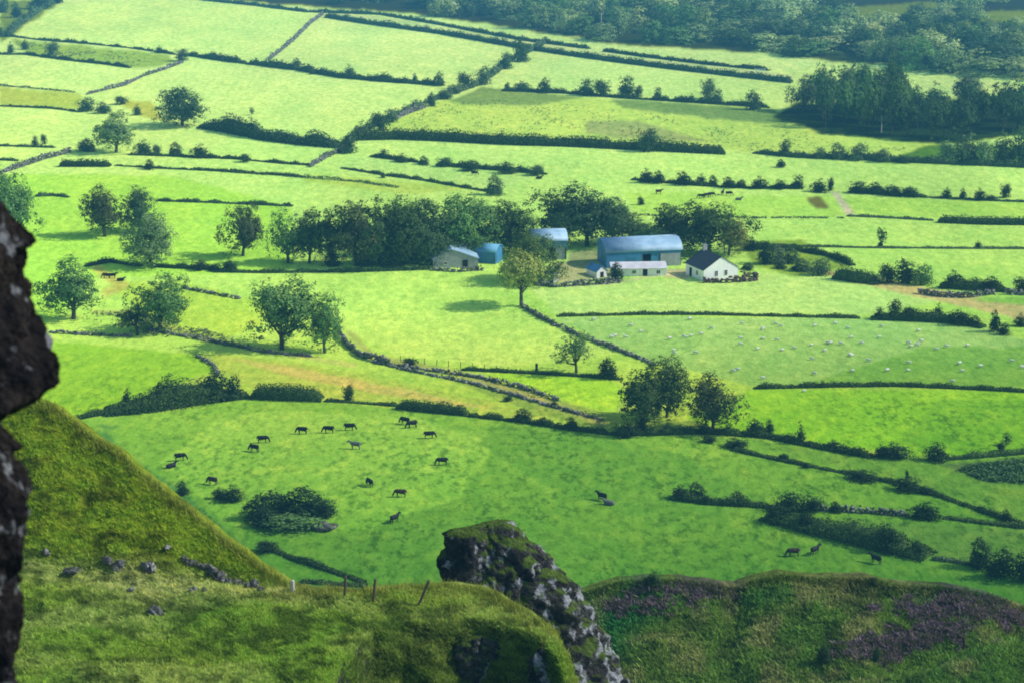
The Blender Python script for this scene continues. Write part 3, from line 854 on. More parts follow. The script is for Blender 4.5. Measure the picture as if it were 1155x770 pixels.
# ------------------------------------------------------------------ single bushes standing out of the hedges
bushes('on the thin hedge at top left', [(180, 60, 9, 8), (204, 69, 18, 13)], 'blue')
bushes('on the rough strip at top left', [(12, 60, 9, 12), (28, 56, 10, 10), (58, 62, 18, 14, 'scrub')], 'blue')
bushes('at the wood corner at the top left edge', [(-2, 42, 14, 18), (19, 20, 16, 16), (2, 14, 22, 18), (45, 10, 30, 24), (66, 4, 14, 12)], 'blue')
bushes('along the hedge under the field with the upper grey wall', [(335, 77, 12, 11), (352, 84, 8, 5), (394, 88, 14, 14), (468, 93, 7, 10), (495, 97, 15, 15)], 'blue')
bushes('in the clump above the hazy pale tree', [(97, 126, 24, 15), (117, 128, 22, 12), (138, 118, 17, 9), (155, 130, 11, 11)], 'blue')
bushes('beside the foot of the hazy pale tree', [(98, 171, 26, 14), (162, 174, 24, 15), (178, 174, 12, 10), (198, 175, 19, 13), (226, 178, 26, 14)], 'blue')
bushes('on the trailing low hedge at upper left', [(168, 191, 14, 10)], 'dark')
bushes('on the short hedge at the left edge', [(40, 164, 9, 10), (50, 163, 8, 11)], 'blue', 'little dark')
bushes('on the low hedge above the wall gap', [(278, 183, 14, 9)], 'blue')
bushes('on the scrub belt', [(393, 173, 22, 22), (408, 158, 22, 20, 'scrub'), (430, 148, 26, 20, 'blue'), (441, 138, 20, 14, 'scrub'), (487, 120, 11, 15), (503, 112, 18, 10, 'scrub'), (512, 106, 20, 10, 'scrub'), (526, 100, 22, 17), (545, 96, 20, 20, 'scrub'), (571, 78, 17, 18), (588, 70, 20, 24)], 'blue')
bushes('on the low hedge under the bright top field', [(572, 101, 8, 8, 'scrub'), (588, 101, 22, 9, 'scrub'), (614, 105, 18, 16), (662, 108, 20, 18), (680, 109, 22, 18), (707, 109, 22, 22), (719, 110, 12, 13), (742, 112, 10, 13), (780, 116, 8, 10), (797, 112, 20, 22, 'scrub'), (809, 117, 15, 16), (850, 124, 22, 21)], 'blue')
bushes('on the long thick hedge under the rushy field', [(729, 171, 26, 25)], 'blue')
bushes('on the hedge right of the rushy field', [(885, 176, 16, 18), (925, 179, 14, 12, 'scrub'), (945, 180, 22, 17, 'scrub'), (968, 181, 26, 18, 'scrub'), (995, 183, 24, 14, 'scrub'), (1020, 184, 16, 8)], 'blue')
bushes('in front of the tall wood', [(1069, 178, 24, 18, 'pale'), (1092, 184, 42, 30, 'scrub'), (1113, 186, 28, 26, 'pale'), (1131, 183, 32, 32, 'scrub'), (1153, 184, 36, 38, 'scrub')], 'scrub', 'pale green rounded')
bushes('on the straggling hedges below the rushy field', [(433, 178, 15, 9), (453, 183, 18, 9), (478, 186, 14, 9), (500, 188, 20, 10), (530, 193, 22, 12), (572, 196, 26, 12), (603, 198, 22, 11)], 'blue')
bushes('on the thin line above the farm grove', [(432, 201, 6, 7)], 'blue')
bushes('ending the low hedge by the pale round tree', [(224, 305, 18, 11), (243, 306, 14, 8), (260, 306, 22, 12)], 'dark')
bushes('behind the farm grove', [(558, 220, 24, 21, 'scrub'), (723, 231, 9, 9)], 'dark')
bushes('in the row behind the right hand grove', [(729, 206, 18, 15), (743, 207, 15, 14), (771, 209, 21, 15), (791, 209, 14, 12), (804, 210, 13, 11), (822, 212, 18, 12), (836, 212, 14, 9), (856, 213, 22, 13), (880, 214, 14, 11), (900, 213, 14, 15)], 'dark')
bushes('left of the thick hedge at upper right', [(924, 217, 22, 14), (936, 215, 9, 14)], 'dark')
bushes('standing alone at the right end of the upper field', [(1068, 224, 12, 12), (1086, 225, 9, 12), (1105, 226, 16, 13), (1118, 226, 14, 6), (1133, 223, 14, 15)], 'dark')
bushes('on the thin hedge at the foot of the lone tree', [(1103, 280, 9, 8), (993, 279, 8, 6)], 'dark')
bushes('leaning wind blown in the upper right field', [(881, 189, 12, 9)], 'dark')
bushes('in the scrub behind the farmhouse', [(848, 282, 22, 13), (864, 297, 20, 24), (878, 297, 26, 20, 'scrub'), (893, 297, 20, 17, 'scrub'), (905, 306, 24, 13, 'scrub'), (925, 310, 30, 18, 'scrub'), (843, 304, 18, 6), (880, 303, 16, 6), (898, 305, 16, 5)], 'dark')
bushes('in the clump right of the tan strip', [(1003, 319, 24, 20), (1020, 320, 30, 26), (1040, 321, 30, 22, 'mid'), (988, 320, 26, 10, 'scrub'), (1075, 325, 26, 19), (1118, 328, 26, 16), (1152, 329, 22, 16)], 'dark')
bushes('on the hedge below the tan strip', [(992, 360, 14, 13), (1008, 360, 18, 22), (1028, 361, 22, 14), (1058, 362, 13, 19), (1083, 366, 28, 16), (1100, 368, 16, 11), (1122, 374, 14, 24), (1132, 377, 16, 13), (1151, 368, 16, 14)], 'dark')
bushes('beside the pale lone tree', [(686, 426, 28, 22)], 'dark')
bushes('on the stony track', [(464, 412, 20, 8), (572, 452, 12, 6), (625, 458, 10, 6)], 'dark', 'low dark')
bushes('between the clipped hedge and the next one', [(392, 452, 15, 18)], 'dark')
bushes('on the tall thorn hedge', [(143, 461, 14, 22), (190, 458, 38, 34), (240, 452, 40, 32), (262, 450, 22, 26)], 'dark')
bushes('on the overgrown wall leading to the big trees', [(590, 475, 26, 13), (613, 479, 14, 9), (645, 484, 18, 14), (705, 492, 30, 14)], 'dark')
bushes('beneath the two big dark trees', [(722, 488, 16, 20), (795, 489, 20, 12), (800, 498, 18, 8), (830, 505, 30, 10), (852, 490, 26, 16), (868, 488, 12, 15)], 'dark')
bushes('on the sloping hedges at the right', [(1008, 516, 42, 17), (993, 515, 16, 14), (1056, 519, 30, 19), (940, 506, 22, 10), (1130, 508, 12, 9)], 'dark')
bushes('on the thin lower hedge line at the right', [(884, 518, 16, 7), (910, 527, 10, 6), (972, 541, 44, 10), (1023, 553, 40, 15), (1045, 556, 22, 8), (1135, 588, 14, 14), (1023, 540, 5, 11)], 'dark', 'low dark')
bushes('on the long low hedge in the lower right fields', [(768, 562, 26, 15), (786, 563, 24, 18), (796, 568, 10, 10), (832, 568, 22, 13), (890, 575, 38, 20), (915, 577, 30, 18), (942, 577, 16, 11), (1044, 584, 42, 17)], 'dark')
bushes('on the thick diagonal hedge', [(882, 588, 36, 18), (910, 598, 26, 20), (1003, 621, 30, 30), (1035, 627, 22, 16)], 'dark')
bushes('at the lower right edge', [(1105, 640, 30, 32), (1130, 650, 42, 32), (1158, 655, 34, 34)], 'dark')
bushes('in the dark scrub patch of the cattle field', [(290, 586, 40, 26), (312, 579, 52, 26), (342, 581, 60, 29), (364, 584, 34, 22), (300, 594, 44, 18), (335, 597, 70, 15, 'mid')], 'dark')
bushes('left of the dark scrub patch', [(247, 562, 18, 12), (262, 565, 26, 18), (205, 558, 18, 15), (303, 622, 28, 12)], 'dark')

bushes('in the thick hedge of the upper right fields', [(968, 218, 24, 13), (988, 219, 20, 13), (1008, 221, 24, 12), (1027, 222, 26, 11)], 'dark')

# ------------------------------------------------------------------ trees
tree('round', 206, 142, 63, 47, 'blue', 'wide dark domed tree standing alone in the upper left fields', var=0)
tree('oak', 131, 172, 58, 48, 'pale', 'hazy pale green tree among hedge bushes at upper left', var=0)
tree('oak', 8, 275, 82, 84, 'mid', 'large leafy tree cut by the left edge, above the rock pillar', var=1)
tree('oak', -18, 258, 70, 72, 'dark', 'darker tree behind the large leafy tree at the left edge', var=2)
tree('oak', 118, 267, 54, 61, 'brown', 'dark brownish tree, leftmost of the clump of three on the left', var=3)
tree('round', 157, 262, 42, 54, 'blue', 'dark bluish tree at the back of the clump of three', var=1)
tree('round', 169, 300, 66, 63, 'pale', 'pale green round tree with a clear trunk, front of the clump of three', var=2)
tree('oak', 274, 289, 54, 61, 'brown', 'dark brown-green tree standing alone left of the farm grove', var=2)
tree('oak', 83, 360, 78, 72, 'mid', 'green spreading tree beside the rock pillar', var=0)
tree('oak', 181, 374, 74, 70, 'mid', 'open leaning oak showing its forked trunk', var=3)
tree('spread', 155, 378, 46, 33, 'dark', 'low flat thorn tree in front of the leaning oak', var=0)
tree('oak', 318, 394, 86, 86, 'mid', 'large fresh green tree in front of the farm field, left of a pair', var=1)
tree('tall', 366, 398, 52, 71, 'mid', 'narrower green tree, right of the pair before the farm field', var=0)
GR = [(325, 297, 42, 64, 'mid', 'slim tree at the left tip of the farm grove', 'tall'),
      (349, 297, 42, 62, 'dark', 'dark tree next to the slim tip of the farm grove', 'oak'),
      (374, 299, 50, 70, 'dark', 'wide dark tree in the left half of the farm grove', 'oak'),
      (402, 300, 50, 76, 'brown', 'tall tree with gaps of light in the left half of the farm grove', 'oak'),
      (428, 300, 50, 78, 'dark', 'tall dark tree at the middle of the farm grove', 'oak'),
      (452, 300, 50, 72, 'dark', 'dense dark tree just left of the grey shed', 'round'),
      (478, 298, 54, 74, 'blue', 'dense bluish tree right behind the grey shed', 'round'),
      (505, 292, 60, 74, 'mid', 'big bright topped tree behind the grey shed', 'oak'),
      (535, 288, 54, 72, 'mid', 'leafy tree behind the small blue barrel shed', 'round'),
      (465, 288, 50, 70, 'mid', 'leafy tree at the back of the farm grove', 'oak'),
      (575, 284, 52, 62, 'dark', 'dark round tree behind the yard tree', 'round'),
      (628, 274, 62, 64, 'dark', 'dark tree behind the open fronted hay barn, left of two', 'oak'),
      (662, 278, 66, 74, 'blue', 'tall spreading tree behind the open fronted hay barn, right of two', 'oak'),
      (690, 276, 50, 56, 'blue', 'bluish tree sloping down behind the big blue barn', 'oak'),
      (714, 272, 38, 34, 'dark', 'low dark tree behind the roof of the big blue barn', 'round'),
      (757, 285, 56, 60, 'dark', 'dark tree behind the right end of the big blue barn', 'oak'),
      (800, 288, 74, 66, 'dark', 'broad dark tree behind the farmhouse', 'oak'),
      (822, 288, 38, 46, 'olive', 'yellowish tree at the right side of the farmhouse', 'oak'),
      (735, 286, 44, 34, 'mid', 'low green tree against the back of the big blue barn', 'round')]
for x, y, w_, h_, c, lab, kd in GR: tree(kd, x, y, w_ * 1.22, h_, c, lab)
for i, (x, w_) in enumerate([(440, 40), (470, 44), (500, 36), (412, 26), (375, 22)]):
    bush(x, 300 - (x > 460) * 3, w_, 24 - (i > 2) * 8, 'blue', f'dark undergrowth at the foot of the farm grove, {ORD[[2, 3, 4, 1, 0][i]]} of 5 from the left')
tree('round', 600, 318, 76, 62, (.085, .14, .04), 'dark olive tree behind the ivy clad yard tree', var=1)
tree('standard', 588, 345, 54, 65, (.29, .36, .09), 'yellowish ivy clad tree casting a long shadow before the farm', var=1)
tree('open', 650, 420, 50, 50, 'pale', 'pale thin lone tree below the grey wall', var=0)
tree('round', 752, 470, 54, 70, 'dark', 'dark tree behind the bigger of the two dark trees', var=0)
tree('oak', 725, 485, 76, 80, 'dark', 'big dark tree with a thick trunk, left of the two above the right hand hedge', var=0)
tree('oak', 804, 486, 68, 70, 'brown', 'brownish dark tree, right of the two above the right hand hedge', var=3)
tree('small', 993, 279, 14, 23, 'dark', 'small lone upright tree on a thin hedge line at the right', var=0)
tree('slim', 902, 500, 13, 27, 'dark', 'little dark pointed conifer on the right hand hedge')
tree('small', 1135, 502, 13, 15, 'dark', 'tiny lollipop shaped tree at the right edge', var=1)
tree('small', 284, 130, 7, 9, 'scrub', 'tiny sapling in the field right of the big domed tree', var=1)
tree('small', 928, 437, 6, 9, 'dark', 'tiny stub of a tree on the hedge under the sheep field', var=1)

# tall wood at upper right
def region_points(poly, dx, dy, seed):
    rng = np.random.default_rng(seed); xs = [p[0] for p in poly]; ys = [p[1] for p in poly]; out = []
    y = min(ys); r = 0
    while y <= max(ys):
        x = min(xs) + (r % 2) * dx * .5
        while x <= max(xs):
            qx, qy = x + rng.uniform(-.4, .4) * dx, y + rng.uniform(-.45, .45) * dy
            if in_poly(np.array([qx]), np.array([qy]), poly)[0]: out.append((qx, qy))
            x += dx
        y += dy; r += 1
    return out


rr_ = random.Random(3)
for x, y in region_points([(896, 126), (960, 118), (1020, 120), (1045, 138), (1160, 134), (1180, 152), (1100, 156), (1058, 162), (1000, 155), (930, 146)], 19, 9.5, 5):
    tall = 47 + 9 * (x < 1015) - 3 * (x > 1040) + rr_.uniform(-8, 6)
    tree('wood', x, y, rr_.uniform(24, 36), tall, rr_.choice(['dark', 'blue', 'blue', 'mid']), 'tall straight trunked tree in the dense dark wood at the upper right', 'trees of the dense dark wood')
for x, y, w_, h_ in [(905, 128, 34, 44), (928, 128, 36, 52), (955, 134, 40, 60), (985, 138, 40, 60), (1012, 140, 36, 56), (1092, 119, 36, 38), (1148, 146, 40, 40)]:
    tree('oak', x, y, w_, h_, 'scrub', 'leafy topped tree standing out of the dense dark wood at the upper right', 'leafy topped trees of the dense dark wood')
# woodland filling the top of the valley: the nearer trees one by one, the mass behind them as one
WL = []
for x, y in region_points([(395, 6), (470, 15), (560, 27), (690, 47), (730, 52), (870, 59), (930, 67), (1010, 75), (1060, 82), (1175, 88), (1175, -26), (380, -26)], 27, 9.2, 8):
    if in_poly(np.array([x, x]), np.array([y, y - 2]), [(944, -4), (1060, -4), (1070, 16), (1000, 27), (942, 24)]).any(): continue
    if in_poly(np.array([x]), np.array([y]), [(1092, 10), (1250, 6), (1250, 36), (1098, 32)]).any(): continue
    s = .8 + .4 * (y + 20) / 100
    WL.append((x, y, rr_.uniform(30, 56) * s, rr_.uniform(19, 34) * s, rr_.choice(['wood', 'wood', 'mid', 'scrub', 'woodpale', 'blue', 'dark', 'woodpale', 'woodpale'])))
for x, y in region_points([(205, -12), (300, -6), (400, 8), (400, -22), (205, -22)], 20, 7, 9):
    WL.append((x, y, rr_.uniform(20, 30), rr_.uniform(14, 21), rr_.choice(['blue', 'dark', 'scrub'])))
front = lambda t: t[1] - np.interp(t[0], [205, 395, 470, 560, 690, 870, 1010, 1175], [-8, 6, 15, 27, 47, 59, 74, 92])
WL.sort(key=front, reverse=True)
def mass_of_trees(items):
    Vs, Cs = [], []
    for x, y, w_, h_, c in items:
        me = PROTO['far'][rr_.randrange(6)][0]
        v = np.empty(len(me.vertices) * 3, np.float32); me.vertices.foreach_get('co', v); v = v.reshape(-1, 4, 3)[::2].reshape(-1, 3)
        p = gpt(x, y); k = ppm(p); a = rr_.uniform(0, 6.28)
        vx = (v[:, 0] * math.cos(a) - v[:, 1] * math.sin(a)) * w_ / k; vy = (v[:, 0] * math.sin(a) + v[:, 1] * math.cos(a)) * w_ / k
        Vs.append(np.stack([vx + p.x, vy + p.y, v[:, 2] * h_ / k + p.z], 1)); Cs.append(np.repeat(np.array(GREEN[c])[None] * rr_.uniform(.6, 1.25), len(v), 0))
    V = np.concatenate(Vs)
    stuff(link('woodland', mesh_from('woodland', V, np.arange(len(V)).reshape(-1, 4), [leaf_mat('woodland_leaves', attr=True)], cols=np.concatenate(Cs))),
          'hazy mass of mixed woodland filling the top of the valley', 'woodland')
NW = 185
for x, y, w_, h_, c in WL[:NW]:
    if x < 400: tree('far', x, y, w_, h_, c, 'dark tree in the belt above the lane at the top of the picture', 'trees of the dark belt above the lane')
    else: tree('far', x, y, w_, h_, c, 'rounded hazy tree in the mixed woodland along the top of the valley', 'trees of the hazy woodland')
mass_of_trees(WL[NW:])

# ------------------------------------------------------------------ farm buildings
M_WHITE = plain_mat('white_render', [.80, .80, .77], .06, 1.2, .85, second=[.62, .62, .58], lo=.58, hi=.75)
M_GREYR = plain_mat('grey_render', [.34, .35, .36], .15, 1.0, .9, second=[.24, .26, .26], lo=.5, hi=.7)
M_SLATE = plain_mat('slate', [.030, .035, .045], .3, 3.0, .7, spec=.3)
M_TIN = plain_mat('galvanised_roof', [.31, .45, .57], .14, .5, .5, spec=.4, second=[.20, .33, .46], wave=1.6)
M_BLUE = plain_mat('blue_sheeting', [.05, .20, .38], .15, .6, .6, spec=.3, second=[.035, .11, .20], lo=.5, hi=.7, wave=1.6)
M_DARK = plain_mat('dark_opening', [.012, .016, .022], .3, 2, .9)
M_BRICK = plain_mat('red_brown_stone', [.14, .085, .075], .4, 2.0, .9, second=[.08, .06, .05])
M_ASB = plain_mat('pale_cement_roof', [.60, .58, .60], .1, .8, .9, second=[.48, .46, .48])
M_GLASS = plain_mat('window_glass', [.02, .025, .03], .1, 2, .15, spec=.6)
M_WOOD = plain_mat('weathered_wood', [.10, .075, .05], .35, 6, .9, stretch=(4, 4, .6))
M_POLE = plain_mat('pale_pole', [.42, .40, .36], .15, 3, .8)


def building(name, label, px, py, rz):
    p = gpt(px, py)
    r = link(name, None); r.location = p; r.rotation_euler = (0, 0, rz)
    tag(r, label, 'farm building'); return r


def pane(root, kind, x0, x1, y, z0, z1, axis='y', frame=True):
    """window or door let into a wall facing -y (or -x)"""
    b = MB()
    fr = .07
    def bx(a0, a1, c0, c1, d0, d1, m):
        if axis == 'y': b.box(a0, a1, y + d0, y + d1, c0, c1, m)
        else: b.box(y + d0, y + d1, a0, a1, c0, c1, m)
    for a0, a1, c0, c1 in ((x0 - fr, x0, z0 - fr, z1 + fr), (x1, x1 + fr, z0 - fr, z1 + fr), (x0, x1, z1, z1 + fr), (x0, x1, z0 - fr, z0)):
        bx(a0, a1, c0, c1, -.06, .05, 0)
    if kind == 'window': bx((x0 + x1) / 2 - .03, (x0 + x1) / 2 + .03, z0, z1, -.045, .03, 0)
    f = link(kind, b.mesh(kind, [M_WHITE if kind == 'window' else M_WOOD]), root)
    b2 = MB(); b = b2
    bx(x0, x1, z0, z1, -.03, .02, 0)
    link('pane' if kind == 'window' else 'panel', b2.mesh('pane', [M_GLASS if kind == 'window' else M_DARK]), f)
    return f


def gable(name, label, px, py, rz, Wd, L, eave, ridge, wallm, roofm, over=.25, gx=0.0):
    """gable front on y=0 facing -y, ridge running back along +y; origin at the front centre"""
    r = building(name, label, px, py, rz); h = Wd / 2
    b = MB()
    b.add([(-h, 0, -.5), (h, 0, -.5), (h, 0, eave), (gx, 0, ridge), (-h, 0, eave), (-h, L, -.5), (h, L, -.5), (h, L, eave), (gx, L, ridge), (-h, L, eave)],
          [(0, 1, 2, 3, 4), (6, 5, 9, 8, 7), (1, 6, 7, 2), (5, 0, 4, 9)])
    link('wall', b.mesh('wall', [wallm]), r)
    b = MB(); t = .12
    for sx in (-1, 1):
        ex, ez = sx * h, eave
        dx, dz = ex - gx, ez - ridge; ln = math.hypot(dx, dz); ox, oz = ex + dx / ln * over, ez + dz / ln * over
        nx_, nz_ = -dz / ln * sx * t, dx / ln * sx * t
        v = []
        for yy in (-over * .6, L + over * .6):
            v += [(gx, yy, ridge + .02), (ox, yy, oz + .02), (ox + nx_, yy, oz + nz_), (gx, yy, ridge + t * 1.15)]
        b.add(v, [(0, 1, 2, 3), (7, 6, 5, 4), (0, 4, 5, 1), (1, 5, 6, 2), (2, 6, 7, 3), (3, 7, 4, 0)])
    rf = link('roof', b.mesh('roof', [roofm]), r)
    return r, rf


def barrel(name, label, px, py, rz, L, Wd, eave, ridge, open_front=False, front_doors=()):
    """barrel roofed barn: long front on y=0 facing -y, origin at the front left corner"""
    r = building(name, label, px, py, rz); n = 14
    prof = [(Wd / 2 - Wd / 2 * math.cos(math.pi * i / n), eave + (ridge - eave) * math.sin(math.pi * i / n)) for i in range(n + 1)]
    b = MB(); o = .3                                          # roof sheet
    v = []; nn = len(prof)
    for xx in (-o, L + o):
        for (yy, zz) in prof:
            v.append((xx, yy + (yy - Wd / 2) * .03, zz + .03))
        for (yy, zz) in prof:
            v.append((xx, yy + (yy - Wd / 2) * .045, zz + .13))
    f = []
    for i in range(n):
        f.append((i, i + 1, 2 * nn + i + 1, 2 * nn + i)); f.append((nn + i + 1, nn + i, 3 * nn + i, 3 * nn + i + 1))
        f.append((i, nn + i, nn + i + 1, i + 1)); f.append((2 * nn + i, 2 * nn + i + 1, 3 * nn + i + 1, 3 * nn + i))
    f += [(0, 2 * nn, 3 * nn, nn), (n, nn + n, 3 * nn + n, 2 * nn + n)]
    b.add(v, f)
    me = b.mesh('roof', [M_TIN], True)
    link('roof', me, r)
    for xx, sgn in ((.02, 1), (L - .02, -1)):                  # ends
        b = MB(); v = [(xx, 0, -.5)] + [(xx, yy, zz) for yy, zz in prof] + [(xx, Wd, -.5)]
        v2 = [(xx + .12 * sgn, y_, z_) for (_, y_, z_) in v]; k = len(v)
        b.add(v + v2, [tuple(range(k)) if sgn < 0 else tuple(range(k))[::-1], tuple(range(k, 2 * k))[::-1] if sgn < 0 else tuple(range(k, 2 * k))] + [(i, (i + 1) % k, k + (i + 1) % k, k + i) for i in range(k)])
        link('gable_end', b.mesh('gable_end', [M_BLUE]), r)
    b = MB(); b.box(.02, L - .02, Wd - .12, Wd - .01, -.5, eave + .02); link('back_wall', b.mesh('back_wall', [M_BLUE]), r)
    return r


# grey gabled shed on the left
g1, rf = gable('grey_shed', 'grey gabled shed at the left end of the farm', 514, 302, .12, 10.2, 11, 2.0, 4.2, M_GREYR, M_TIN, gx=-.9)
pane(g1, 'door', 1.6, 2.7, 0, -.2, 1.7)
pane(g1, 'window', -2.6, -1.9, 0, .8, 1.4)
# small blue barrel shed
bs = barrel('blue_shed', 'small bright blue barrel roofed shed beside the grey shed', 538, 296, -.35, 4.5, 4.5, 2.5, 3.9)
b = MB(); b.box(.15, 4.35, .0, .1, -.5, 2.52); link('front_wall', b.mesh('front_wall', [M_BLUE]), bs)
[c for c in bs.children if c.name.startswith('roof')][0].data.materials[0] = plain_mat('blue_roof', [.12, .32, .46], .1, 1, .6)
# open fronted hay barn
hb = barrel('hay_barn', 'open fronted hay barn with a curved silver roof behind the yard', 601, 294, .10, 7.8, 8, 4.4, 6.2)
b = MB(); b.box(.15, 7.65, .0, .1, 3.0, 4.42); link('fascia', b.mesh('fascia', [M_BLUE]), hb)
for xx in (.15, 2.6, 5.1, 7.4):
    b = MB(); b.box(xx, xx + .22, .102, .32, -.5, 3.0); link('post', b.mesh('post', [M_WOOD]), hb)
b = MB()
for i in range(5):
    for j in range(3):
        b.box(.6 + i * 1.25, 1.78 + i * 1.25, 3.4 + .1 * (i % 2), 6.8, j * .62 - .02, j * .62 + .58)
link('hay_stack', b.mesh('hay_stack', [plain_mat('old_hay', [.10, .09, .06], .3, 3, .95)]), hb)
b = MB(); b.box(5.35, 7.4, .115, .2, -.5, 3.0); link('side_panel', b.mesh('side_panel', [M_GREYR]), hb)
# big blue barn
bb = barrel('blue_barn', 'largest farm building, a long blue barn with a curved silver roof', 684, 303, .20, 17.4, 9.0, 3.5, 5.8)
b = MB(); b.box(.15, 8.3, .0, .1, -.5, 3.5); link('front_wall', b.mesh('front_wall', [M_BLUE]), bb)
b = MB(); b.box(8.302, 17.25, .0, .1, 2.9, 3.5); link('fascia', b.mesh('fascia', [M_BLUE]), bb)
b = MB(); b.box(12.6, 17.25, .012, .1, -.5, 2.898); link('block_wall', b.mesh('block_wall', [M_GREYR]), bb)
b = MB(); b.box(10.4, 12.598, .14, .22, -.5, 2.9); link('door', b.mesh('door', [M_BLUE]), bb)
for xx in (8.31, 12.35):
    b = MB(); b.box(xx, xx + .22, .104, .3, -.5, 2.9); link('post', b.mesh('post', [M_WOOD]), bb)
# low white building in front of the big barn: front along x, single pitch roof up to the back
lw = building('white_outbuilding', 'long low white outbuilding in front of the big blue barn', 690, 312, .06)
L_, D_ = 12.2, 3.0
b = MB()
b.add([(0, 0, -.5), (L_, 0, -.5), (L_, 0, 1.75), (0, 0, 1.75), (0, D_, -.5), (L_, D_, -.5), (L_, D_, 2.45), (0, D_, 2.45)],
      [(0, 1, 2, 3), (5, 4, 7, 6), (1, 5, 6, 2), (4, 0, 3, 7)])
link('wall', b.mesh('wall', [M_WHITE]), lw)
b = MB(); t = .1; s_ = .7 / D_
def slab(b, x0, x1):
    b.add([(x0, -.3, 1.76 - .3 * s_), (x1, -.3, 1.76 - .3 * s_), (x1, D_ + .15, 2.46 + .15 * s_), (x0, D_ + .15, 2.46 + .15 * s_),
           (x0, -.3, 1.76 - .3 * s_ + t), (x1, -.3, 1.76 - .3 * s_ + t), (x1, D_ + .15, 2.46 + .15 * s_ + t), (x0, D_ + .15, 2.46 + .15 * s_ + t)],
          [(0, 3, 2, 1), (4, 5, 6, 7), (0, 1, 5, 4), (1, 2, 6, 5), (2, 3, 7, 6), (3, 0, 4, 7)])
slab(b, -.2, L_ + .2); link('roof', b.mesh('roof', [M_ASB]), lw)
pane(lw, 'window', 4.6, 5.4, 0, .6, 1.3); pane(lw, 'window', 10.0, 10.8, 0, .5, 1.25); pane(lw, 'door', 7.0, 7.9, 0, -.1, 1.5)
# small white gabled shed by the yard tree
g2, rf = gable('white_shed', 'small white gabled shed beside the ivy clad yard tree', 622, 319, .45, 3.3, 4.2, 1.9, 3.0, M_WHITE, M_ASB)
pane(g2, 'door', -.4, .4, 0, -.1, 1.5)
# small blue roofed lean-to
g3, rf = gable('blue_roofed_shed', 'tiny white shed with a blue roof left of the round bush', 679, 313, .5, 2.7, 4.6, 1.4, 2.5, M_WHITE, M_BLUE)
pane(g3, 'door', -.35, .35, 0, -.1, 1.2)
bush(696, 316, 20, 19, 'dark', 'round dark bush in front of the big blue barn')
# farmhouse
fh, rf = gable('farmhouse', 'white farmhouse with a dark slate roof at the right end of the farm', 813, 316, .42, 8.6, 8.4, 2.6, 5.2, M_WHITE, M_SLATE)
pane(fh, 'window', -1.5, -.8, 0, 1.0, 2.2); pane(fh, 'window', .9, 1.6, 0, 1.0, 2.2)
pane(fh, 'window', 2.6, 3.5, -4.3, .9, 1.9, 'x'); pane(fh, 'door', 5.6, 6.5, -4.3, -.1, 1.9, 'x')
b = MB(); b.box(-.45, .45, 7.3, 8.0, 4.9, 6.3); b.box(-.5, .5, 7.25, 8.05, 6.3, 6.42)
b.tube([(-.2, 7.65, 6.42), (-.2, 7.65, 6.8)], [.12, .1], 8); b.tube([(.2, 7.65, 6.42), (.2, 7.65, 6.8)], [.12, .1], 8)
link('chimney', b.mesh('chimney', [M_GREYR]), rf)
# yard walls
wall('dark stone yard wall in front of the small white gabled shed', [(604, 322), (625, 324), (660, 322), (700, 319)], 7, .15, (.04, .05, .03))
wall('low stone wall in front of the grey shed', [(484, 305), (515, 307), (545, 305)], 5, .35, (.03, .045, .025))
w1 = wall('reddish brown garden wall along the foot of the farmhouse', [(793, 319), (820, 319), (852, 317)], 7, .0)
w1.data.materials[0] = M_BRICK
w2 = wall('reddish brown wall end at the right of the farmhouse', [(836, 314), (843, 312), (852, 312), (853, 317)], 6.5, .0)
w2.data.materials[0] = M_BRICK

# poles
def pole(x, y, hpx, label, arm=True):
    p = gpt(x, y); k = ppm(p); h = hpx / k / .965
    r = link('utility_pole', None, None, p); tag(r, label, 'utility pole')
    b = MB(); b.tube([(0, 0, -.5), (0, 0, h * .5), (0, 0, h)], [.17, .14, .11], 8); link('pole', b.mesh('pole', [M_POLE]), r)
    if arm:
        b = MB(); b.box(-.8, .8, .115, .22, h - .55, h - .4); link('crossarm', b.mesh('crossarm', [M_POLE]), r)
        for xx in (-.65, 0, .65):
            b = MB(); b.tube([(xx, .17, h - .4), (xx, .17, h - .3), (xx, .17, h - .2)], [.05, .07, .03], 6); link('insulator', b.mesh('insulator', [M_WHITE]), r)
pole(994, 150, 28, 'pale utility pole in front of the dense dark wood')
pole(678, 46, 30, 'pale utility pole at the lower edge of the hazy woodland')
pole(817, 286, 20, 'utility pole beside the farmhouse gable')

# white gate beside the lane
p = gpt(857, 82); g = link('field_gate', None, None, p); tag(g, 'small white field gate on the lane at the top right', 'gate')
b = MB()
for z in (.25, .55, .85, 1.15): b.box(-1.6, 1.6, -.03, .03, z, z + .09)
link('rails', b.mesh('rails', [M_WHITE]), g)
for xx in (-1.75, 1.63):
    b = MB(); b.box(xx, xx + .16, -.08, .08, -.3, 1.45); link('post', b.mesh('post', [M_WHITE]), g)

# ------------------------------------------------------------------ animals: one continuous body each
def skin_body(name, build, vox, mats, matfn):
    b = MB(); build(b)
    me = b.mesh(name, [])
    o = bpy.data.objects.new(name, me); COL.objects.link(o)
    md = o.modifiers.new('r', 'REMESH'); md.mode = 'VOXEL'; md.voxel_size = vox
    ms = o.modifiers.new('s', 'SMOOTH'); ms.factor = .6; ms.iterations = 3
    dg = bpy.context.evaluated_depsgraph_get()
    m2 = bpy.data.meshes.new_from_object(o.evaluated_get(dg))
    bpy.data.objects.remove(o)
    m2.name = name; m2.materials.clear()
    for m in mats: m2.materials.append(m)
    for p in m2.polygons:
        p.use_smooth = True; p.material_index = matfn(p.center, p.normal)
    return m2


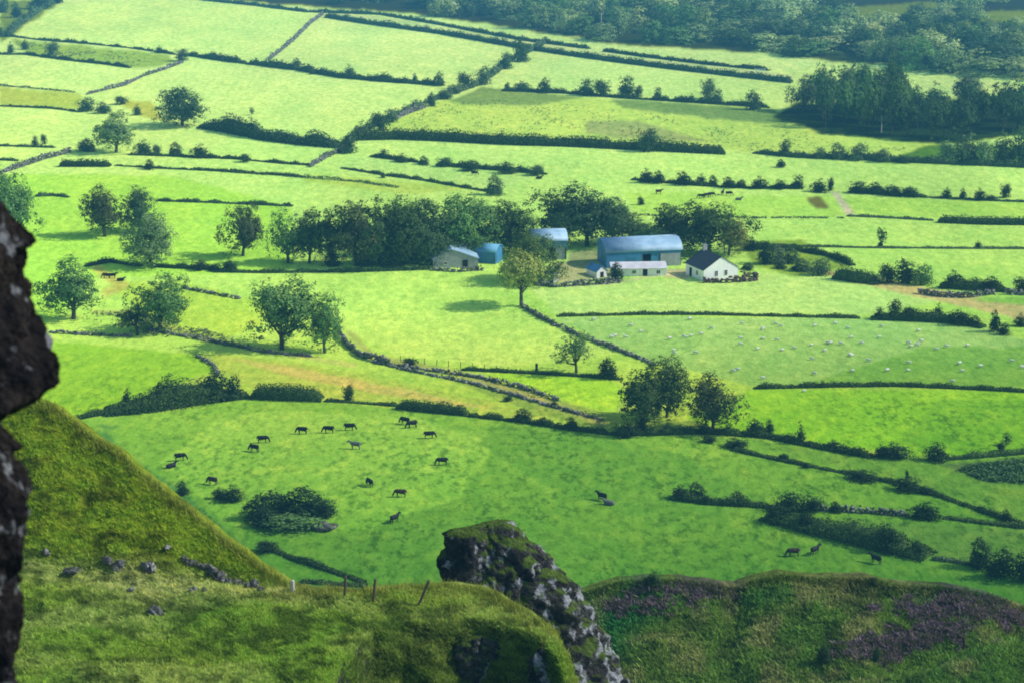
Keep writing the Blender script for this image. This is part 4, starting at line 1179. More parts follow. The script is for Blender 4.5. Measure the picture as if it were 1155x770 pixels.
def cow_build(pose):
    def f(b):
        b.ellipsoid((0, 0, .98), (.80, .33, .40)); b.ellipsoid((-.62, 0, 1.05), (.36, .30, .34)); b.ellipsoid((.60, 0, 1.0), (.34, .27, .40))
        b.ellipsoid((-.1, 0, .78), (.5, .28, .24))
        if pose == 'graze':
            b.tube([(.7, 0, 1.15), (1.0, 0, .95), (1.22, 0, .55)], [.27, .2, .14], 10); hd = [(1.2, 0, .55), (1.3, 0, .36), (1.38, 0, .12)]
        else:
            b.tube([(.7, 0, 1.15), (.98, 0, 1.3), (1.18, 0, 1.42)], [.27, .2, .15], 10); hd = [(1.14, 0, 1.46), (1.36, 0, 1.36), (1.58, 0, 1.2)]
        b.tube(hd, [.16, .14, .09], 10)
        hx, hz = hd[0][0], hd[0][2]
        for s in (-1, 1):
            b.ellipsoid((hx - .02, s * .2, hz + .04), (.06, .13, .05), 8, 6)
            b.tube([(.55, s * .17, .9), (.58, s * .18, .45), (.56, s * .18, .42), (.56, s * .18, 0)], [.15, .085, .075, .065], 8)
            b.tube([(-.66, s * .18, .98), (-.6, s * .19, .62), (-.74, s * .19, .42), (-.70, s * .19, 0)], [.2, .12, .08, .07], 8)
        b.ellipsoid((-.42, 0, .62), (.16, .14, .12), 8, 6)
        b.tube([(-.92, 0, 1.22), (-1.02, 0, 1.0), (-1.02, 0, .5)], [.05, .04, .055], 6)
    return f
def lie_build(b):
    b.ellipsoid((0, 0, .42), (.82, .42, .42)); b.ellipsoid((-.6, .05, .38), (.4, .42, .36)); b.ellipsoid((.6, 0, .46), (.34, .34, .40))
    b.tube([(.7, 0, .6), (.98, 0, .85), (1.15, 0, 1.0)], [.26, .19, .14], 10); b.tube([(1.1, 0, 1.02), (1.3, 0, .95), (1.5, 0, .82)], [.16, .14, .09], 10)
    for s in (-1, 1):
        b.ellipsoid((1.08, s * .2, 1.07), (.06, .13, .05), 8, 6); b.tube([(.5, s * .28, .2), (.85, s * .3, .1), (.6, s * .36, .08)], [.13, .09, .07], 8)
        b.tube([(-.5, s * .34, .2), (-.2, s * .45, .12), (-.6, s * .48, .08)], [.16, .11, .07], 8)
def sheep_build(b):
    b.ellipsoid((0, 0, .55), (.52, .28, .29)); b.ellipsoid((-.3, 0, .58), (.28, .26, .26)); b.ellipsoid((.3, 0, .58), (.26, .24, .26))
    b.tube([(.42, 0, .66), (.6, 0, .5), (.7, 0, .3)], [.17, .12, .1], 8); b.tube([(.68, 0, .33), (.74, 0, .22), (.8, 0, .08)], [.1, .085, .055], 8)
    for s in (-1, 1):
        b.ellipsoid((.67, s * .12, .36), (.04, .09, .035), 6, 5)
        b.tube([(.3, s * .14, .45), (.31, s * .14, .22), (.3, s * .14, 0)], [.08, .05, .045], 6)
        b.tube([(-.34, s * .14, .45), (-.36, s * .14, .25), (-.33, s * .14, 0)], [.09, .05, .045], 6)
M_HIDE = plain_mat('hide', [.01, .01, .011], .3, 3, .7, objcol=True)
M_FLEECE = plain_mat('fleece', [.56, .57, .50], .12, 8, .95)
M_FACE = plain_mat('sheep_face', [.28, .26, .23], .2, 8, .9)
COW = {k: skin_body('cow', cow_build(k), .045, [M_HIDE], lambda c, n: 0) for k in ('graze', 'stand')}
COW['lie'] = skin_body('cow', lie_build, .045, [M_HIDE], lambda c, n: 0)
SHEEP = skin_body('sheep', sheep_build, .035, [M_FLEECE, M_FACE], lambda c, n: 1 if (c.z < .27 or c.x > .62) else 0)

BLACK, BROWN, GREY = (.009, .009, .011), (.045, .022, .014), (.11, .11, .115)
CG = 'cattle in the near green field'
COWS = [(193, 527, 'lie', BLACK, 40, 'black cow lying at the far left of the cattle field, beside another'), (203, 519, 'graze', BLACK, 10, 'black cow just right of the one lying at the far left'),
        (287, 509, 'graze', BLACK, 150, 'black cow, the lower of the two left of the row of three'), (296, 499, 'graze', BLACK, 5, 'black cow, the upper of the two left of the row of three'),
        (341, 489, 'graze', BLACK, 170, 'black cow grazing, left of the row of three along the hedge'), (371, 488, 'graze', BLACK, 175, 'black cow grazing, middle of the row of three along the hedge'),
        (394, 485, 'graze', BLACK, 0, 'black cow grazing, right of the row of three along the hedge'), (401, 506, 'stand', GREY, 170, 'only grey cow in the field, below the row of three'),
        (457, 478, 'graze', BLACK, 150, 'black cow, left of the touching pair under the low dark hedge'), (465, 482, 'graze', BLACK, 200, 'black cow, right of the touching pair under the low dark hedge'),
        (484, 494, 'graze', BLACK, 5, 'black cow alone just below right of the touching pair'), (499, 524, 'graze', BLACK, 185, 'black cow alone in the middle of the field, right of all but two'),
        (417, 548, 'graze', BLACK, 120, 'black cow left of the brown one in the lower cattle field'), (452, 560, 'graze', BROWN, 175, 'brown cow near the middle of the lower cattle field'),
        (445, 589, 'stand', BLACK, 50, 'black cow lowest in the field, above the rocky outcrop'), (240, 546, 'graze', BROWN, 150, 'brown cow beside the little bushes at the hillside edge'),
        (679, 564, 'stand', BLACK, 140, 'black cow, upper of the pair right of the outcrop'), (687, 569, 'lie', GREY, 160, 'grey cow lying, lower of the pair right of the outcrop'),
        (895, 627, 'graze', (.03, .018, .013), 185, 'dark brown cow grazing, leftmost of three at the lower right'), (919, 625, 'stand', BLACK, 45, 'black cow, middle of three at the lower right'),
        (988, 635, 'stand', BLACK, 135, 'black cow, rightmost of three at the lower right')]
for x, y, ps, c, rz, lab in COWS:
    p = gpt(x, y); o = link('cow', COW[ps], None, p); o.rotation_euler = (0, 0, math.radians(rz)); s = .97; o.scale = (s, s, s)
    o.color = (*c, 1); tag(o, lab, 'cow', CG)
for i, (x, y, ps, c, rz) in enumerate([(535, 198, 'graze', BLACK, 0), (608, 202, 'lie', BLACK, 10), (743, 219, 'stand', BROWN, 10), (791, 224, 'graze', BLACK, 180), (797, 223, 'graze', BLACK, 20), (802, 222, 'graze', BLACK, 0), (815, 220, 'stand', BLACK, 70), (822, 221, 'graze', BLACK, 0), (120, 314, 'graze', BLACK, 175), (127, 314, 'stand', BLACK, 0), (136, 317, 'lie', BLACK, 0), (833, 226, 'lie', GREY, 0)]):
    lab = {0: 'black cow alone above the farm grove, near the straggling hedge', 1: 'dark cow lying below the straggling hedge above the farm', 2: 'brown cow alone in the field behind the big blue barn',
           3: 'dark cow, leftmost of the group behind the right hand grove', 4: 'dark cow, second from left of the group behind the right hand grove', 5: 'dark cow, third from left of the group behind the right hand grove',
           6: 'dark cow facing forward, fourth of the group behind the right hand grove', 7: 'dark cow, last dark one of the group behind the right hand grove',
           8: 'black cow on the worn patch near the leaning oak, left of three', 9: 'black cow on the worn patch near the leaning oak, middle of three', 10: 'black cow lying right of two on the worn patch near the leaning oak',
           11: 'grey cow lying right of the dark group behind the right hand grove'}[i]
    p = gpt(x, y); o = link('cow', COW[ps], None, p); o.rotation_euler = (0, 0, math.radians(rz)); o.scale = (.88, .88, .88); o.color = (*c, 1)
    tag(o, lab, 'cow', 'cattle in the far fields')
SA = [(385, 80), (475, 150), (460, 157), (520, 157), (545, 105), (588, 132), (712, 162), (730, 212), (775, 152), (782, 157), (805, 150), (848, 142), (825, 224), (800, 77), (895, 117), (1025, 97), (1020, 160), (1020, 187), (1120, 117), (1120, 162), (1095, 207), (990, 303), (1010, 297), (735, 225)]
SB = [(75, 97), (100, 107), (20, 122), (20, 162), (80, 167), (105, 212), (155, 202), (245, 107), (232, 190), (232, 250), (245, 314), (290, 214), (305, 182), (315, 180), (360, 185), (335, 97), (388, 117), (403, 157), (400, 232), (407, 236), (410, 302), (450, 182), (478, 257), (525, 157), (537, 110), (655, 182), (665, 197), (655, 267), (652, 300), (697, 127), (697, 184), (692, 190), (710, 172), (775, 209), (820, 197), (875, 270), (885, 302), (910, 192), (965, 282), (1145, 287), (845, 348), (200, 390), (20, 333), (1100, 260), (560, 300)]
rs = random.Random(5)
for (x, y) in [(570 + a / 3.85, 340 + c / 3.85) for a, c in SA] + [(855 + a / 3.85, 340 + c / 3.85) for a, c in SB]:
    p = gpt(x, y + 1); o = link('sheep', SHEEP, None, p); o.rotation_euler = (0, 0, rs.choice((0, math.pi)) + rs.uniform(-.6, .6))
    s = rs.uniform(.66, .84); o.scale = (s, s, s)
    tag(o, 'white sheep grazing in the pale green field right of the grey wall', 'sheep', 'flock of sheep in the pale field')

# fence posts in the fields
for i, (x, y) in enumerate([(452 + k * 13.5, 408 + k * 1.4) for k in range(11)]):
    p = gpt(x, y); b = MB(); h = 1.25; lx = rs.uniform(-.1, .1)
    b.tube([(0, 0, -.3), (lx * .5, 0, h * .5), (lx, 0, h), (lx, 0, h + .04)], [.09, .085, .08, .03], 6)
    tag(link('fence_post', b.mesh('fence_post', [M_WOOD]), None, p), 'short grey fence post in the row above the stony track', 'fence post', 'fence posts above the stony track')
tagp = gpt(605, 419); b = MB(); b.tube([(0, 0, -.3), (.02, 0, .8), (.03, 0, 1.6), (.03, 0, 1.66)], [.3, .26, .25, .12], 8)
tag(link('tree_stump', b.mesh('tree_stump', [M_BARK]), None, tagp), 'short dark stump on the line left of the pale lone tree', 'tree stump')

# ------------------------------------------------------------------ rushes and tussocks on the fields (uncountable)
def tuft_field(name, label, cat, polys, n, hm, seed, cols, clump, mat=M_HEDGE, nleaf=5, size=.5):
    rng = np.random.default_rng(seed); pts = []
    while len(pts) < n:
        poly = polys[rng.integers(len(polys))]
        xs = [p[0] for p in poly]; ys = [p[1] for p in poly]
        x = rng.uniform(min(xs), max(xs), 2000); y = rng.uniform(min(ys), max(ys), 2000)
        k = in_poly(x, y, poly)
        gx, gy, gz = ground(x[k], y[k])
        keep = fbm(gx / clump, gy / clump, seed, 3) + rng.normal(size=len(gx)) * .10 > .56
        pts += list(zip(gx[keep], gy[keep], gz[keep]))
    P = np.array(pts[:n])
    Q = np.repeat(P, nleaf, 0); m = len(Q)
    hh = np.repeat(rng.uniform(.6, 1.3, n) * hm, nleaf)
    Q = Q + np.stack([rng.normal(size=m) * hh * .45, rng.normal(size=m) * hh * .45, rng.random(m) * hh * .8], 1)
    out = unit(m, rng); out[:, 2] = abs(out[:, 2]) + .4
    V = leaf_quads(Q, out, hm * size * 1.3, rng)
    o = link(name, mesh_from(name, V, np.arange(m * 4).reshape(m, 4), [mat]))
    o.color = (*cols, 1)
    stuff(o, label, cat)

tuft_field('rushes', 'dark clumps of rushes dotting the yellowish field under the bright top field', 'rushes', [[(480, 118), (560, 112), (680, 122), (850, 140), (920, 155), (1050, 170), (1040, 178), (820, 170), (700, 158), (600, 158), (440, 150)]], 700, .5, 5, (.18, .27, .10), 9)
tuft_field('rough_growth', 'dark rushy growth in the field corner at the right edge', 'rushes', [[(1075, 528), (1165, 518), (1165, 545), (1110, 542)]], 420, .7, 7, (.07, .14, .055), 6)
tuft_field('weeds', 'scattered weeds and thistles along the stony track and the rough strip', 'weeds', [[(390, 385), (440, 408), (560, 428), (690, 470), (690, 484), (560, 452), (430, 418)], [(10, 46), (190, 64), (150, 76), (30, 60)], [(90, 355), (160, 350), (230, 372), (330, 398), (150, 376)]], 900, .5, 9, (.14, .19, .09), 6)

# ------------------------------------------------------------------ foreground hillside with its grassy ledge
CREST = [(-260, 330), (-80, 400), (0, 435), (40, 448), (62, 457), (84, 474), (104, 492), (128, 505), (152, 525), (176, 541), (200, 563), (226, 581), (250, 602), (272, 617), (295, 637), (312, 648), (330, 658), (360, 664), (400, 664), (450, 661), (500, 659), (540, 661), (565, 671), (600, 690), (625, 712), (640, 740), (650, 765), (662, 800), (690, 860), (720, 930)]
FOOT = [(-260, 600), (0, 632), (60, 640), (150, 650), (250, 657), (330, 662), (360, 655), (720, 600)]
LIP = [(-260, 1200), (330, 900), (385, 750), (420, 706), (470, 696), (520, 692), (560, 697), (600, 712), (630, 742), (650, 790), (720, 960)]
def pl(pts, u): return np.interp(u, [p[0] for p in pts], [p[1] for p in pts])
def d_plane(v, z0):
    _, _, dz = rays(np.zeros_like(v), v); return (z0 - CAMH) / dz


def hill_depth(u, v):
    f, l = pl(FOOT, u), pl(LIP, u)
    vv = np.maximum(v, f); vv = np.minimum(vv, np.maximum(l, f))
    zt = 76.0 + 0 * u
    d = d_plane(vv, 76.0)
    d = d + np.maximum(f - v, 0) * .047
    d = d - np.maximum(v - np.maximum(l, f), 0) * .016
    return d


def hill_point(u, v):
    d = hill_depth(u, v)
    x, y, z = at_depth(u, v, d)
    c = pl(CREST, u)
    e = np.clip((v - c) / 40, .5, 1)
    n = (fbm(x / 3.5 + 50, y / 3.5 + z / 3.5, 61, 4) - .5) * 1.5 + (fbm(x / .9, y / .9 + z, 62, 3) - .5) * .55
    l = pl(LIP, u)
    s = np.clip((v - l + 10) / 30, 0, 1)                      # lumps on the steep face
    y = y - s * ((fbm(x / 2.2, z / 1.8, 63, 4) - .5) * 3.2)
    z = z + n * e * .8
    return x, y, z


def hill_color(u, v, x, y, z):  # olive hill grass, its colour also kept dull to imitate cloud shade
    OL, GR_, ST, DK = alb((118, 130, 52)), alb((96, 130, 52)), alb((152, 154, 104)), alb((46, 64, 30))
    a = fbm(x / 6, y / 6 + z / 3, 71, 4)[..., None]; b = fbm(x / 1.3 + z * .5, y / 1.3 + z, 72, 4, .6)[..., None]
    c = OL * (1 - a) + GR_ * a
    slope = np.clip((pl(FOOT, u) - v) / 30, 0, 1)[..., None]
    c = c * (1 - slope) + slope * (alb((120, 130, 40)) * (1 - b) + alb((88, 122, 44)) * b)
    straw = np.clip((fbm(x / 7 + 9, y / 4, 73, 3)[..., None] - .5) * 5, 0, 1) * (1 - slope)
    lowband = np.exp(-((v - pl(FOOT, u) - 8) / 14) ** 2)[..., None]
    k = np.clip(straw * .35 + lowband * .5, 0, .8); c = c * (1 - k) + ST * k
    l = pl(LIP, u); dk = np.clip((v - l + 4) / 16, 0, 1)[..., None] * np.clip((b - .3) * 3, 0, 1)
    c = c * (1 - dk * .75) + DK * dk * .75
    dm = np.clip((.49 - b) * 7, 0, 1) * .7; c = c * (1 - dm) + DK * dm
    # dry seed heads along the near skyline of the slope
    c = c * np.array([1.08, 1.20, 1.04]) * (1 + slope * np.array([.35, .2, .05]))
    ed = np.exp(-((v - pl(CREST, u)) / 9) ** 2)[..., None] * .22; c = c * (1 - ed) + alb((124, 126, 60)) * ed
    return c


def param_sheet(name, us, crest, vmax, pointf, colorf, nrow, mat, drop, back):
    rows_u, pts, cols = [], [], []
    c = pl(crest, us)
    T = np.linspace(0, 1, nrow) ** 1.15
    X, Y, Z, Cc = [], [], [], []
    x0, y0, z0 = pointf(us, c)
    c0 = colorf(us, c, x0, y0, z0)
    for dy, dz in ((back * 2.2, drop), (back, drop * .35), (back * .45, drop * .1), (back * .18, .9), (back * .06, .22)):
        X.append(x0); Y.append(y0 + dy); Z.append(z0 - dz); Cc.append(c0)
    for t in T:
        v = c + (np.maximum(vmax, c + 60) - c) * t
        x, y, z = pointf(us, v); X.append(x); Y.append(y); Z.append(z); Cc.append(colorf(us, v, x, y, z))
    X, Y, Z = np.array(X), np.array(Y), np.array(Z); nr, nc = X.shape
    idx = np.arange(nr * nc).reshape(nr, nc)
    f = np.stack([idx[:-1, :-1].ravel(), idx[1:, :-1].ravel(), idx[1:, 1:].ravel(), idx[:-1, 1:].ravel()], 1)
    me = mesh_from(name, np.stack([X, Y, Z], -1).reshape(-1, 3), f, [mat], smooth=True, cols=np.array(Cc).reshape(-1, 3))
    return link(name, me)


US = np.arange(-260, 712, 2.2)
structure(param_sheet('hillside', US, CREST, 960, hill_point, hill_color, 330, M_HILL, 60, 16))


def blades(name, label, cat, sampler, n, hm, seed, per=6, width=.035, lean=.5, kcol=1.6, mat=None):
    """tufts of tapering grass blades growing on a surface"""
    rng = np.random.default_rng(seed)
    x, y, z, c = sampler(rng, n); n = len(x)
    P = np.repeat(np.stack([x, y, z], 1), per, 0); m = len(P)
    h = np.repeat(hm * rng.uniform(.5, 1.4, n), per) * rng.uniform(.6, 1.2, m)
    P = P + np.stack([rng.normal(size=m), rng.normal(size=m), 0 * h], 1) * .10 * (hm / .35)
    P[:, 2] -= .06
    a = rng.random(m) * 2 * math.pi
    side = np.stack([np.cos(a), np.sin(a), 0 * a], 1) * (width * rng.uniform(.7, 1.4, m))[:, None]
    ln = np.stack([rng.normal(size=m) * lean - .12, rng.normal(size=m) * lean, np.ones(m)], 1) * h[:, None]
    V = np.stack([P - side, P + side, P + ln * .6 + side * .6, P + ln], 1)
    Cc = np.repeat(np.repeat(c, per, 0)[:, None, :], 4, 1).reshape(-1, 3) * kcol
    me = mesh_from(name, V.reshape(-1, 3), np.arange(m * 4).reshape(m, 4), [mat or M_BLADE], cols=Cc)
    return stuff(link(name, me), label, cat)


def hill_sampler(rng, n):
    u = rng.uniform(-60, 668, n * 2); c = pl(CREST, u)
    v = c + (800 - c) * rng.random(n * 2) ** 1.0
    k = (v > c) & (v < 800); u, v = u[k][:n], v[k][:n]
    x, y, z = hill_point(u, v)
    return x, y, z, hill_color(u, v, x, y, z) * rng.uniform(.85, 1.18, (len(u), 1)) * np.stack([rng.uniform(.9, 1.2, len(u)), np.ones(len(u)), rng.uniform(.8, 1.1, len(u))], 1)


blades('hill_grass', 'rough olive hill grass growing over the near hillside and ledge', 'grass', hill_sampler, 34000, .21, 81, per=6, width=.024, lean=.6)
def crest_sampler(rng, n):
    u = rng.uniform(0, 650, n); v = pl(CREST, u) + rng.exponential(5, n)
    x, y, z = hill_point(u, v); c = np.repeat(alb((112, 120, 58))[None], n, 0) * rng.uniform(.7, 1.3, (n, 1))
    return x, y, z, c
blades('seeding_grass', 'taller straw coloured seeding grass along the hillside skyline', 'grass', crest_sampler, 1300, .40, 82, per=5, width=.02, lean=.3)

# ------------------------------------------------------------------ heather moor at the lower right
MC = [(560, 700), (640, 676), (665, 668), (700, 658), (740, 655), (800, 660), (832, 666), (850, 657), (880, 653), (930, 655), (980, 651), (1020, 660), (1060, 665), (1100, 672), (1155, 690), (1240, 715), (1400, 760)]
HEATHER = [[(740, 657), (800, 658), (828, 664), (825, 676), (780, 676), (735, 674)], [(1000, 676), (1050, 668), (1105, 671), (1160, 690), (1200, 705), (1160, 714), (1100, 703), (1050, 706), (1020, 694)],
           [(945, 742), (962, 720), (1000, 706), (1062, 704), (1104, 714), (1060, 732), (1000, 742), (960, 748)], [(1115, 688), (1180, 700), (1180, 716), (1130, 708)], [(690, 668), (735, 672), (760, 690), (700, 690)]]


def moor_depth(u, v):
    c = pl(MC, u); d = 232 - np.maximum(v - c, 0) * .105 - (u - 850) * .012
    fold = np.clip((v - (772 - (u - 950) * .27)) / 10, 0, 1) * (u > 930)
    return d - fold * 3.5
def moor_point(u, v):
    x, y, z = at_depth(u, v, moor_depth(u, v))
    e = np.clip((v - pl(MC, u)) / 12, .4, 1)
    z = z + ((fbm(x / 9, y / 9, 91, 4) - .5) * 2.4 + (fbm(x / 1.8, y / 1.8, 92, 3) - .5) * .8) * e
    return x, y, z
def heather_amt(u, v, x, y):
    j = (fbm(x / 3, y / 3, 93, 4) - .5)
    uu, vv = u + j * 90 + (fbm(x / .8, y / .8, 193, 2) - .5) * 60, v + (fbm(x / 3 + 40, y / 3, 94, 4) - .5) * 34 + (fbm(x / .9 + 7, y / .9, 194, 2) - .5) * 22
    h = np.zeros_like(u)
    for p in HEATHER: h = np.maximum(h, in_poly(uu, vv, p).astype(float))
    h[(u < 770) & (v < 700)] *= .55
    return h
def moor_color(u, v, x, y, z):
    a = fbm(x / 7, y / 10, 95, 4)[..., None]; b = fbm(x / 2.5, y / 3, 96, 4)[..., None]
    c = alb((66, 98, 44)) * (1 - a) + alb((90, 108, 48)) * a
    k = np.clip((fbm(x / 10 + 5, y / 8, 97, 3)[..., None] - .52) * 6, 0, 1); c = c * (1 - k) + alb((46, 98, 52)) * k
    k = np.clip((fbm(x / 4 + 15, y / 4, 98, 3)[..., None] - .56) * 6, 0, 1) * .6; c = c * (1 - k) + alb((124, 120, 88)) * k
    k = np.clip((.45 - b) * 6, 0, 1) * .55; c = c * (1 - k) + alb((40, 56, 28)) * k
    br = np.exp(-((v - pl(MC, u)) / 10) ** 2)[..., None] * .25; c = c * (1 - br) + alb((88, 76, 48)) * br
    h = heather_amt(u, v, x, y)[..., None] * .6
    c = c * (1 - h) + alb((76, 66, 76)) * h
    return c * np.array([1.28, 1.32, 1.2])
UM = np.arange(560, 1400, 2.4)
structure(param_sheet('moorland', UM, MC, 930, moor_point, moor_color, 170, M_MOOR, 40, 26))
def moor_sampler(rng, n):
    u = rng.uniform(640, 1200, n); c = pl(MC, u); v = c + (790 - c) * rng.random(n)
    x, y, z = moor_point(u, v); k = heather_amt(u, v, x, y) < .3
    u, v, x, y, z = u[k], v[k], x[k], y[k], z[k]
    return x, y, z, moor_color(u, v, x, y, z) * rng.uniform(.7, 1.35, (len(u), 1))
blades('moor_grass', 'rough green and straw grass covering the moor at the lower right', 'grass', moor_sampler, 16000, .38, 83, per=5, width=.06)
def moor_rim_sampler(rng, n):
    u = rng.uniform(640, 1200, n); v = pl(MC, u) + rng.exponential(2.2, n) - .8
    x, y, z = moor_point(u, v)
    return x, y, z, moor_color(u, v, x, y, z) * rng.uniform(.6, 1.2, (n, 1))
blades('moor_edge_grass', 'dull green and brown grass along the skyline of the moor', 'grass', moor_rim_sampler, 3800, .42, 85, per=5, width=.07)
def heather_sampler(rng, n):
    u = rng.uniform(660, 1200, n * 4); c = pl(MC, u); v = c + (790 - c) * rng.random(n * 4)
    x, y, z = moor_point(u, v); k = heather_amt(u, v, x, y) > .3; u, v, x, y, z = u[k][:n], v[k][:n], x[k][:n], y[k][:n], z[k][:n]
    pal = np.array([alb((104, 86, 112)), alb((90, 82, 86)), alb((74, 86, 50)), alb((112, 100, 116))])
    return x, y, z, pal[rng.integers(4, size=len(u))] * rng.uniform(.6, 1.2, (len(u), 1))
blades('heather', 'purple heather in patches on the moor at the lower right', 'heather', heather_sampler, 5600, .40, 84, per=6, width=.09, lean=.6)


def on_moor(u, v):
    x, y, z = moor_point(np.array([float(u)]), np.array([float(v)])); return Vector((x[0], y[0], z[0]))
def on_hill(u, v):
    x, y, z = hill_point(np.array([float(u)]), np.array([float(v)])); return Vector((x[0], y[0], z[0]))
for x, y, w_, h_, lab in [(737, 659, 22, 16, 'small dark bush on the skyline of the heather moor'), (905, 657, 9, 8, 'tiny tuft of bush on the moor skyline, left of two'), (985, 655, 12, 9, 'tiny tuft of bush on the moor skyline, right of two'),
                          (987, 745, 11, 20, 'small upright bush among the lower purple heather'), (929, 752, 20, 24, 'blurred dark bush left of the lower purple heather')]:
    bush(x, y, w_, h_, 'dark', lab, loc=on_moor(x, y), sink=.15)

# ------------------------------------------------------------------ rocks
def ring_rock(name, rows, depth, dratio, seed, mat, amp, nseg=96, nrow=150, fine=.35, ax=1.0, bulge=0.0):
    """closed rock lofted through horizontal rings; rows = (v, left u, right u) measured at a given distance"""
    vs = np.array([r[0] for r in rows], float)
    V = np.linspace(vs[0], vs[-1], nrow)
    Lx = np.interp(V, vs, [r[1] for r in rows]); Rx = np.interp(V, vs, [r[2] for r in rows])
    pts = []
    rgn = np.random.default_rng(seed)
    for i in range(nrow):
        x0, y0, z0 = at_depth(Lx[i], V[i], depth); x1, _, _ = at_depth(Rx[i], V[i], depth)
        cx, hw = (x0 + x1) / 2, (x1 - x0) / 2
        for k in range(nseg):
            ph = 2 * math.pi * k / nseg
            cs, sn = math.cos(ph), math.sin(ph)
            sq = 1 / max(abs(cs) ** 2.6 + abs(sn) ** 2.6, 1e-6) ** (1 / 2.6)
            pts.append((cx + hw * cs * sq, y0 - bulge + max(hw * dratio, .5 * depth / 130) * sn * sq + dratio * .0, z0))
    pts = np.array(pts)
    out = np.empty_like(pts); ctr = pts.reshape(nrow, nseg, 3).mean(1)
    for i, p in enumerate(pts):
        c = ctr[i // nseg]; d = Vector(p - c); d.z = 0
        d = d.normalized() if d.length > 1e-6 else Vector((0, 0, 1))
        q = Vector(p) * ax + Vector((seed * 7.7, 0, 0))
        n1 = mnoise.fractal(q * Vector((1, 1, .8)) * .45 if False else Vector((q.x * .45, q.y * .45, q.z * .38)), 1.0, 2.0, 4)
        vd = mnoise.voronoi(Vector((q.x * .62, q.y * .62, q.z * .42)))[0]
        crack = min(vd[1] - vd[0], .35) / .35
        vd2 = mnoise.voronoi(Vector((q.x * 1.9, q.y * 1.9, q.z * 1.2)))[0]
        crack2 = min(vd2[1] - vd2[0], .3) / .3
        cell = mnoise.noise(mnoise.voronoi(Vector((q.x * .8 + q.z * .25, q.y * .8, q.z * .55 - q.x * .2)))[1][0] * 5.3)
        cell2 = mnoise.noise(mnoise.voronoi(Vector((q.x * 2.1 - q.z * .5, q.y * 2.1, q.z * 1.3 + q.x * .5)))[1][0] * 5.3)
        k = n1 * amp * .7 + cell * amp * .9 + cell2 * amp * .25 + (crack - .8) * amp * .6 + (crack2 - .8) * amp * fine
        lim = .0 + min(1, (pts.reshape(nrow, nseg, 3)[i // nseg, 0, 0] - c[0]) / (amp * 1.5) + .15)
        out[i] = np.array(p) + np.array(d) * k * max(.15, lim) + np.array((0, 0, n1 * amp * .35))
    f = []
    idx = np.arange(nrow * nseg).reshape(nrow, nseg); nx_ = np.roll(idx, -1, 1)
    fq = np.stack([idx[:-1].ravel(), idx[1:].ravel(), nx_[1:].ravel(), nx_[:-1].ravel()], 1)
    fl = [tuple(q) for q in fq] + [tuple(idx[0]), tuple(idx[-1][::-1])]
    o0 = ctr[-1]
    return link(name, mesh_from(name, out - o0, fl, [mat], smooth=True), None, tuple(o0))


OUT = [(590, 532, 574), (593, 518, 580), (598, 504, 588), (606, 499, 596), (620, 498, 606), (634, 496, 622), (650, 495, 640), (664, 494, 652), (680, 494, 664), (700, 498, 676), (720, 505, 686), (745, 515, 695), (770, 525, 702), (820, 540, 712), (900, 540, 730), (1000, 540, 740)]
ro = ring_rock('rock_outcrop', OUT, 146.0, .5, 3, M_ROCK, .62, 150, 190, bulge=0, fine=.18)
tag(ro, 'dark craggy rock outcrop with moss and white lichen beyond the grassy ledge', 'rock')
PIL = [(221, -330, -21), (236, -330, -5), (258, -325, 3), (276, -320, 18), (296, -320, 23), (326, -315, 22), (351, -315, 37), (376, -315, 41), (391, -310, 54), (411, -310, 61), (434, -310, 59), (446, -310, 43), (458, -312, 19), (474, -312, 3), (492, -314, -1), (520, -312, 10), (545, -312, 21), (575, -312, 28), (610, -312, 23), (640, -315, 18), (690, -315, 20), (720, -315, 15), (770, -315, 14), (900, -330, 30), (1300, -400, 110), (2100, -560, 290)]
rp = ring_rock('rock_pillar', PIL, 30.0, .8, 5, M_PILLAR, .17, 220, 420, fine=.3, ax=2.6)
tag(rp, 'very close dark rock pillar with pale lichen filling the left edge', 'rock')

for nm_, rows_, u_, v_, sd_, lab_ in (
        ('crag', [(716, 530, 556), (724, 516, 572), (738, 510, 582), (756, 512, 588), (790, 516, 592), (860, 520, 600)], 545, 728, 8, 'dark rock face under the grassy lip of the ledge, left of two'),
        ('crag', [(730, 600, 622), (738, 592, 634), (752, 590, 644), (772, 594, 652), (810, 600, 664), (880, 606, 676)], 615, 742, 9, 'dark pale streaked rock face under the grassy lip of the ledge, right of two')):
    dd_ = float(hill_depth(np.array([u_ * 1.0]), np.array([v_ * 1.0]))[0])
    tag(ring_rock(nm_, rows_, dd_ + .2, .42, sd_, M_ROCK, .5, 90, 90), lab_, 'rock')

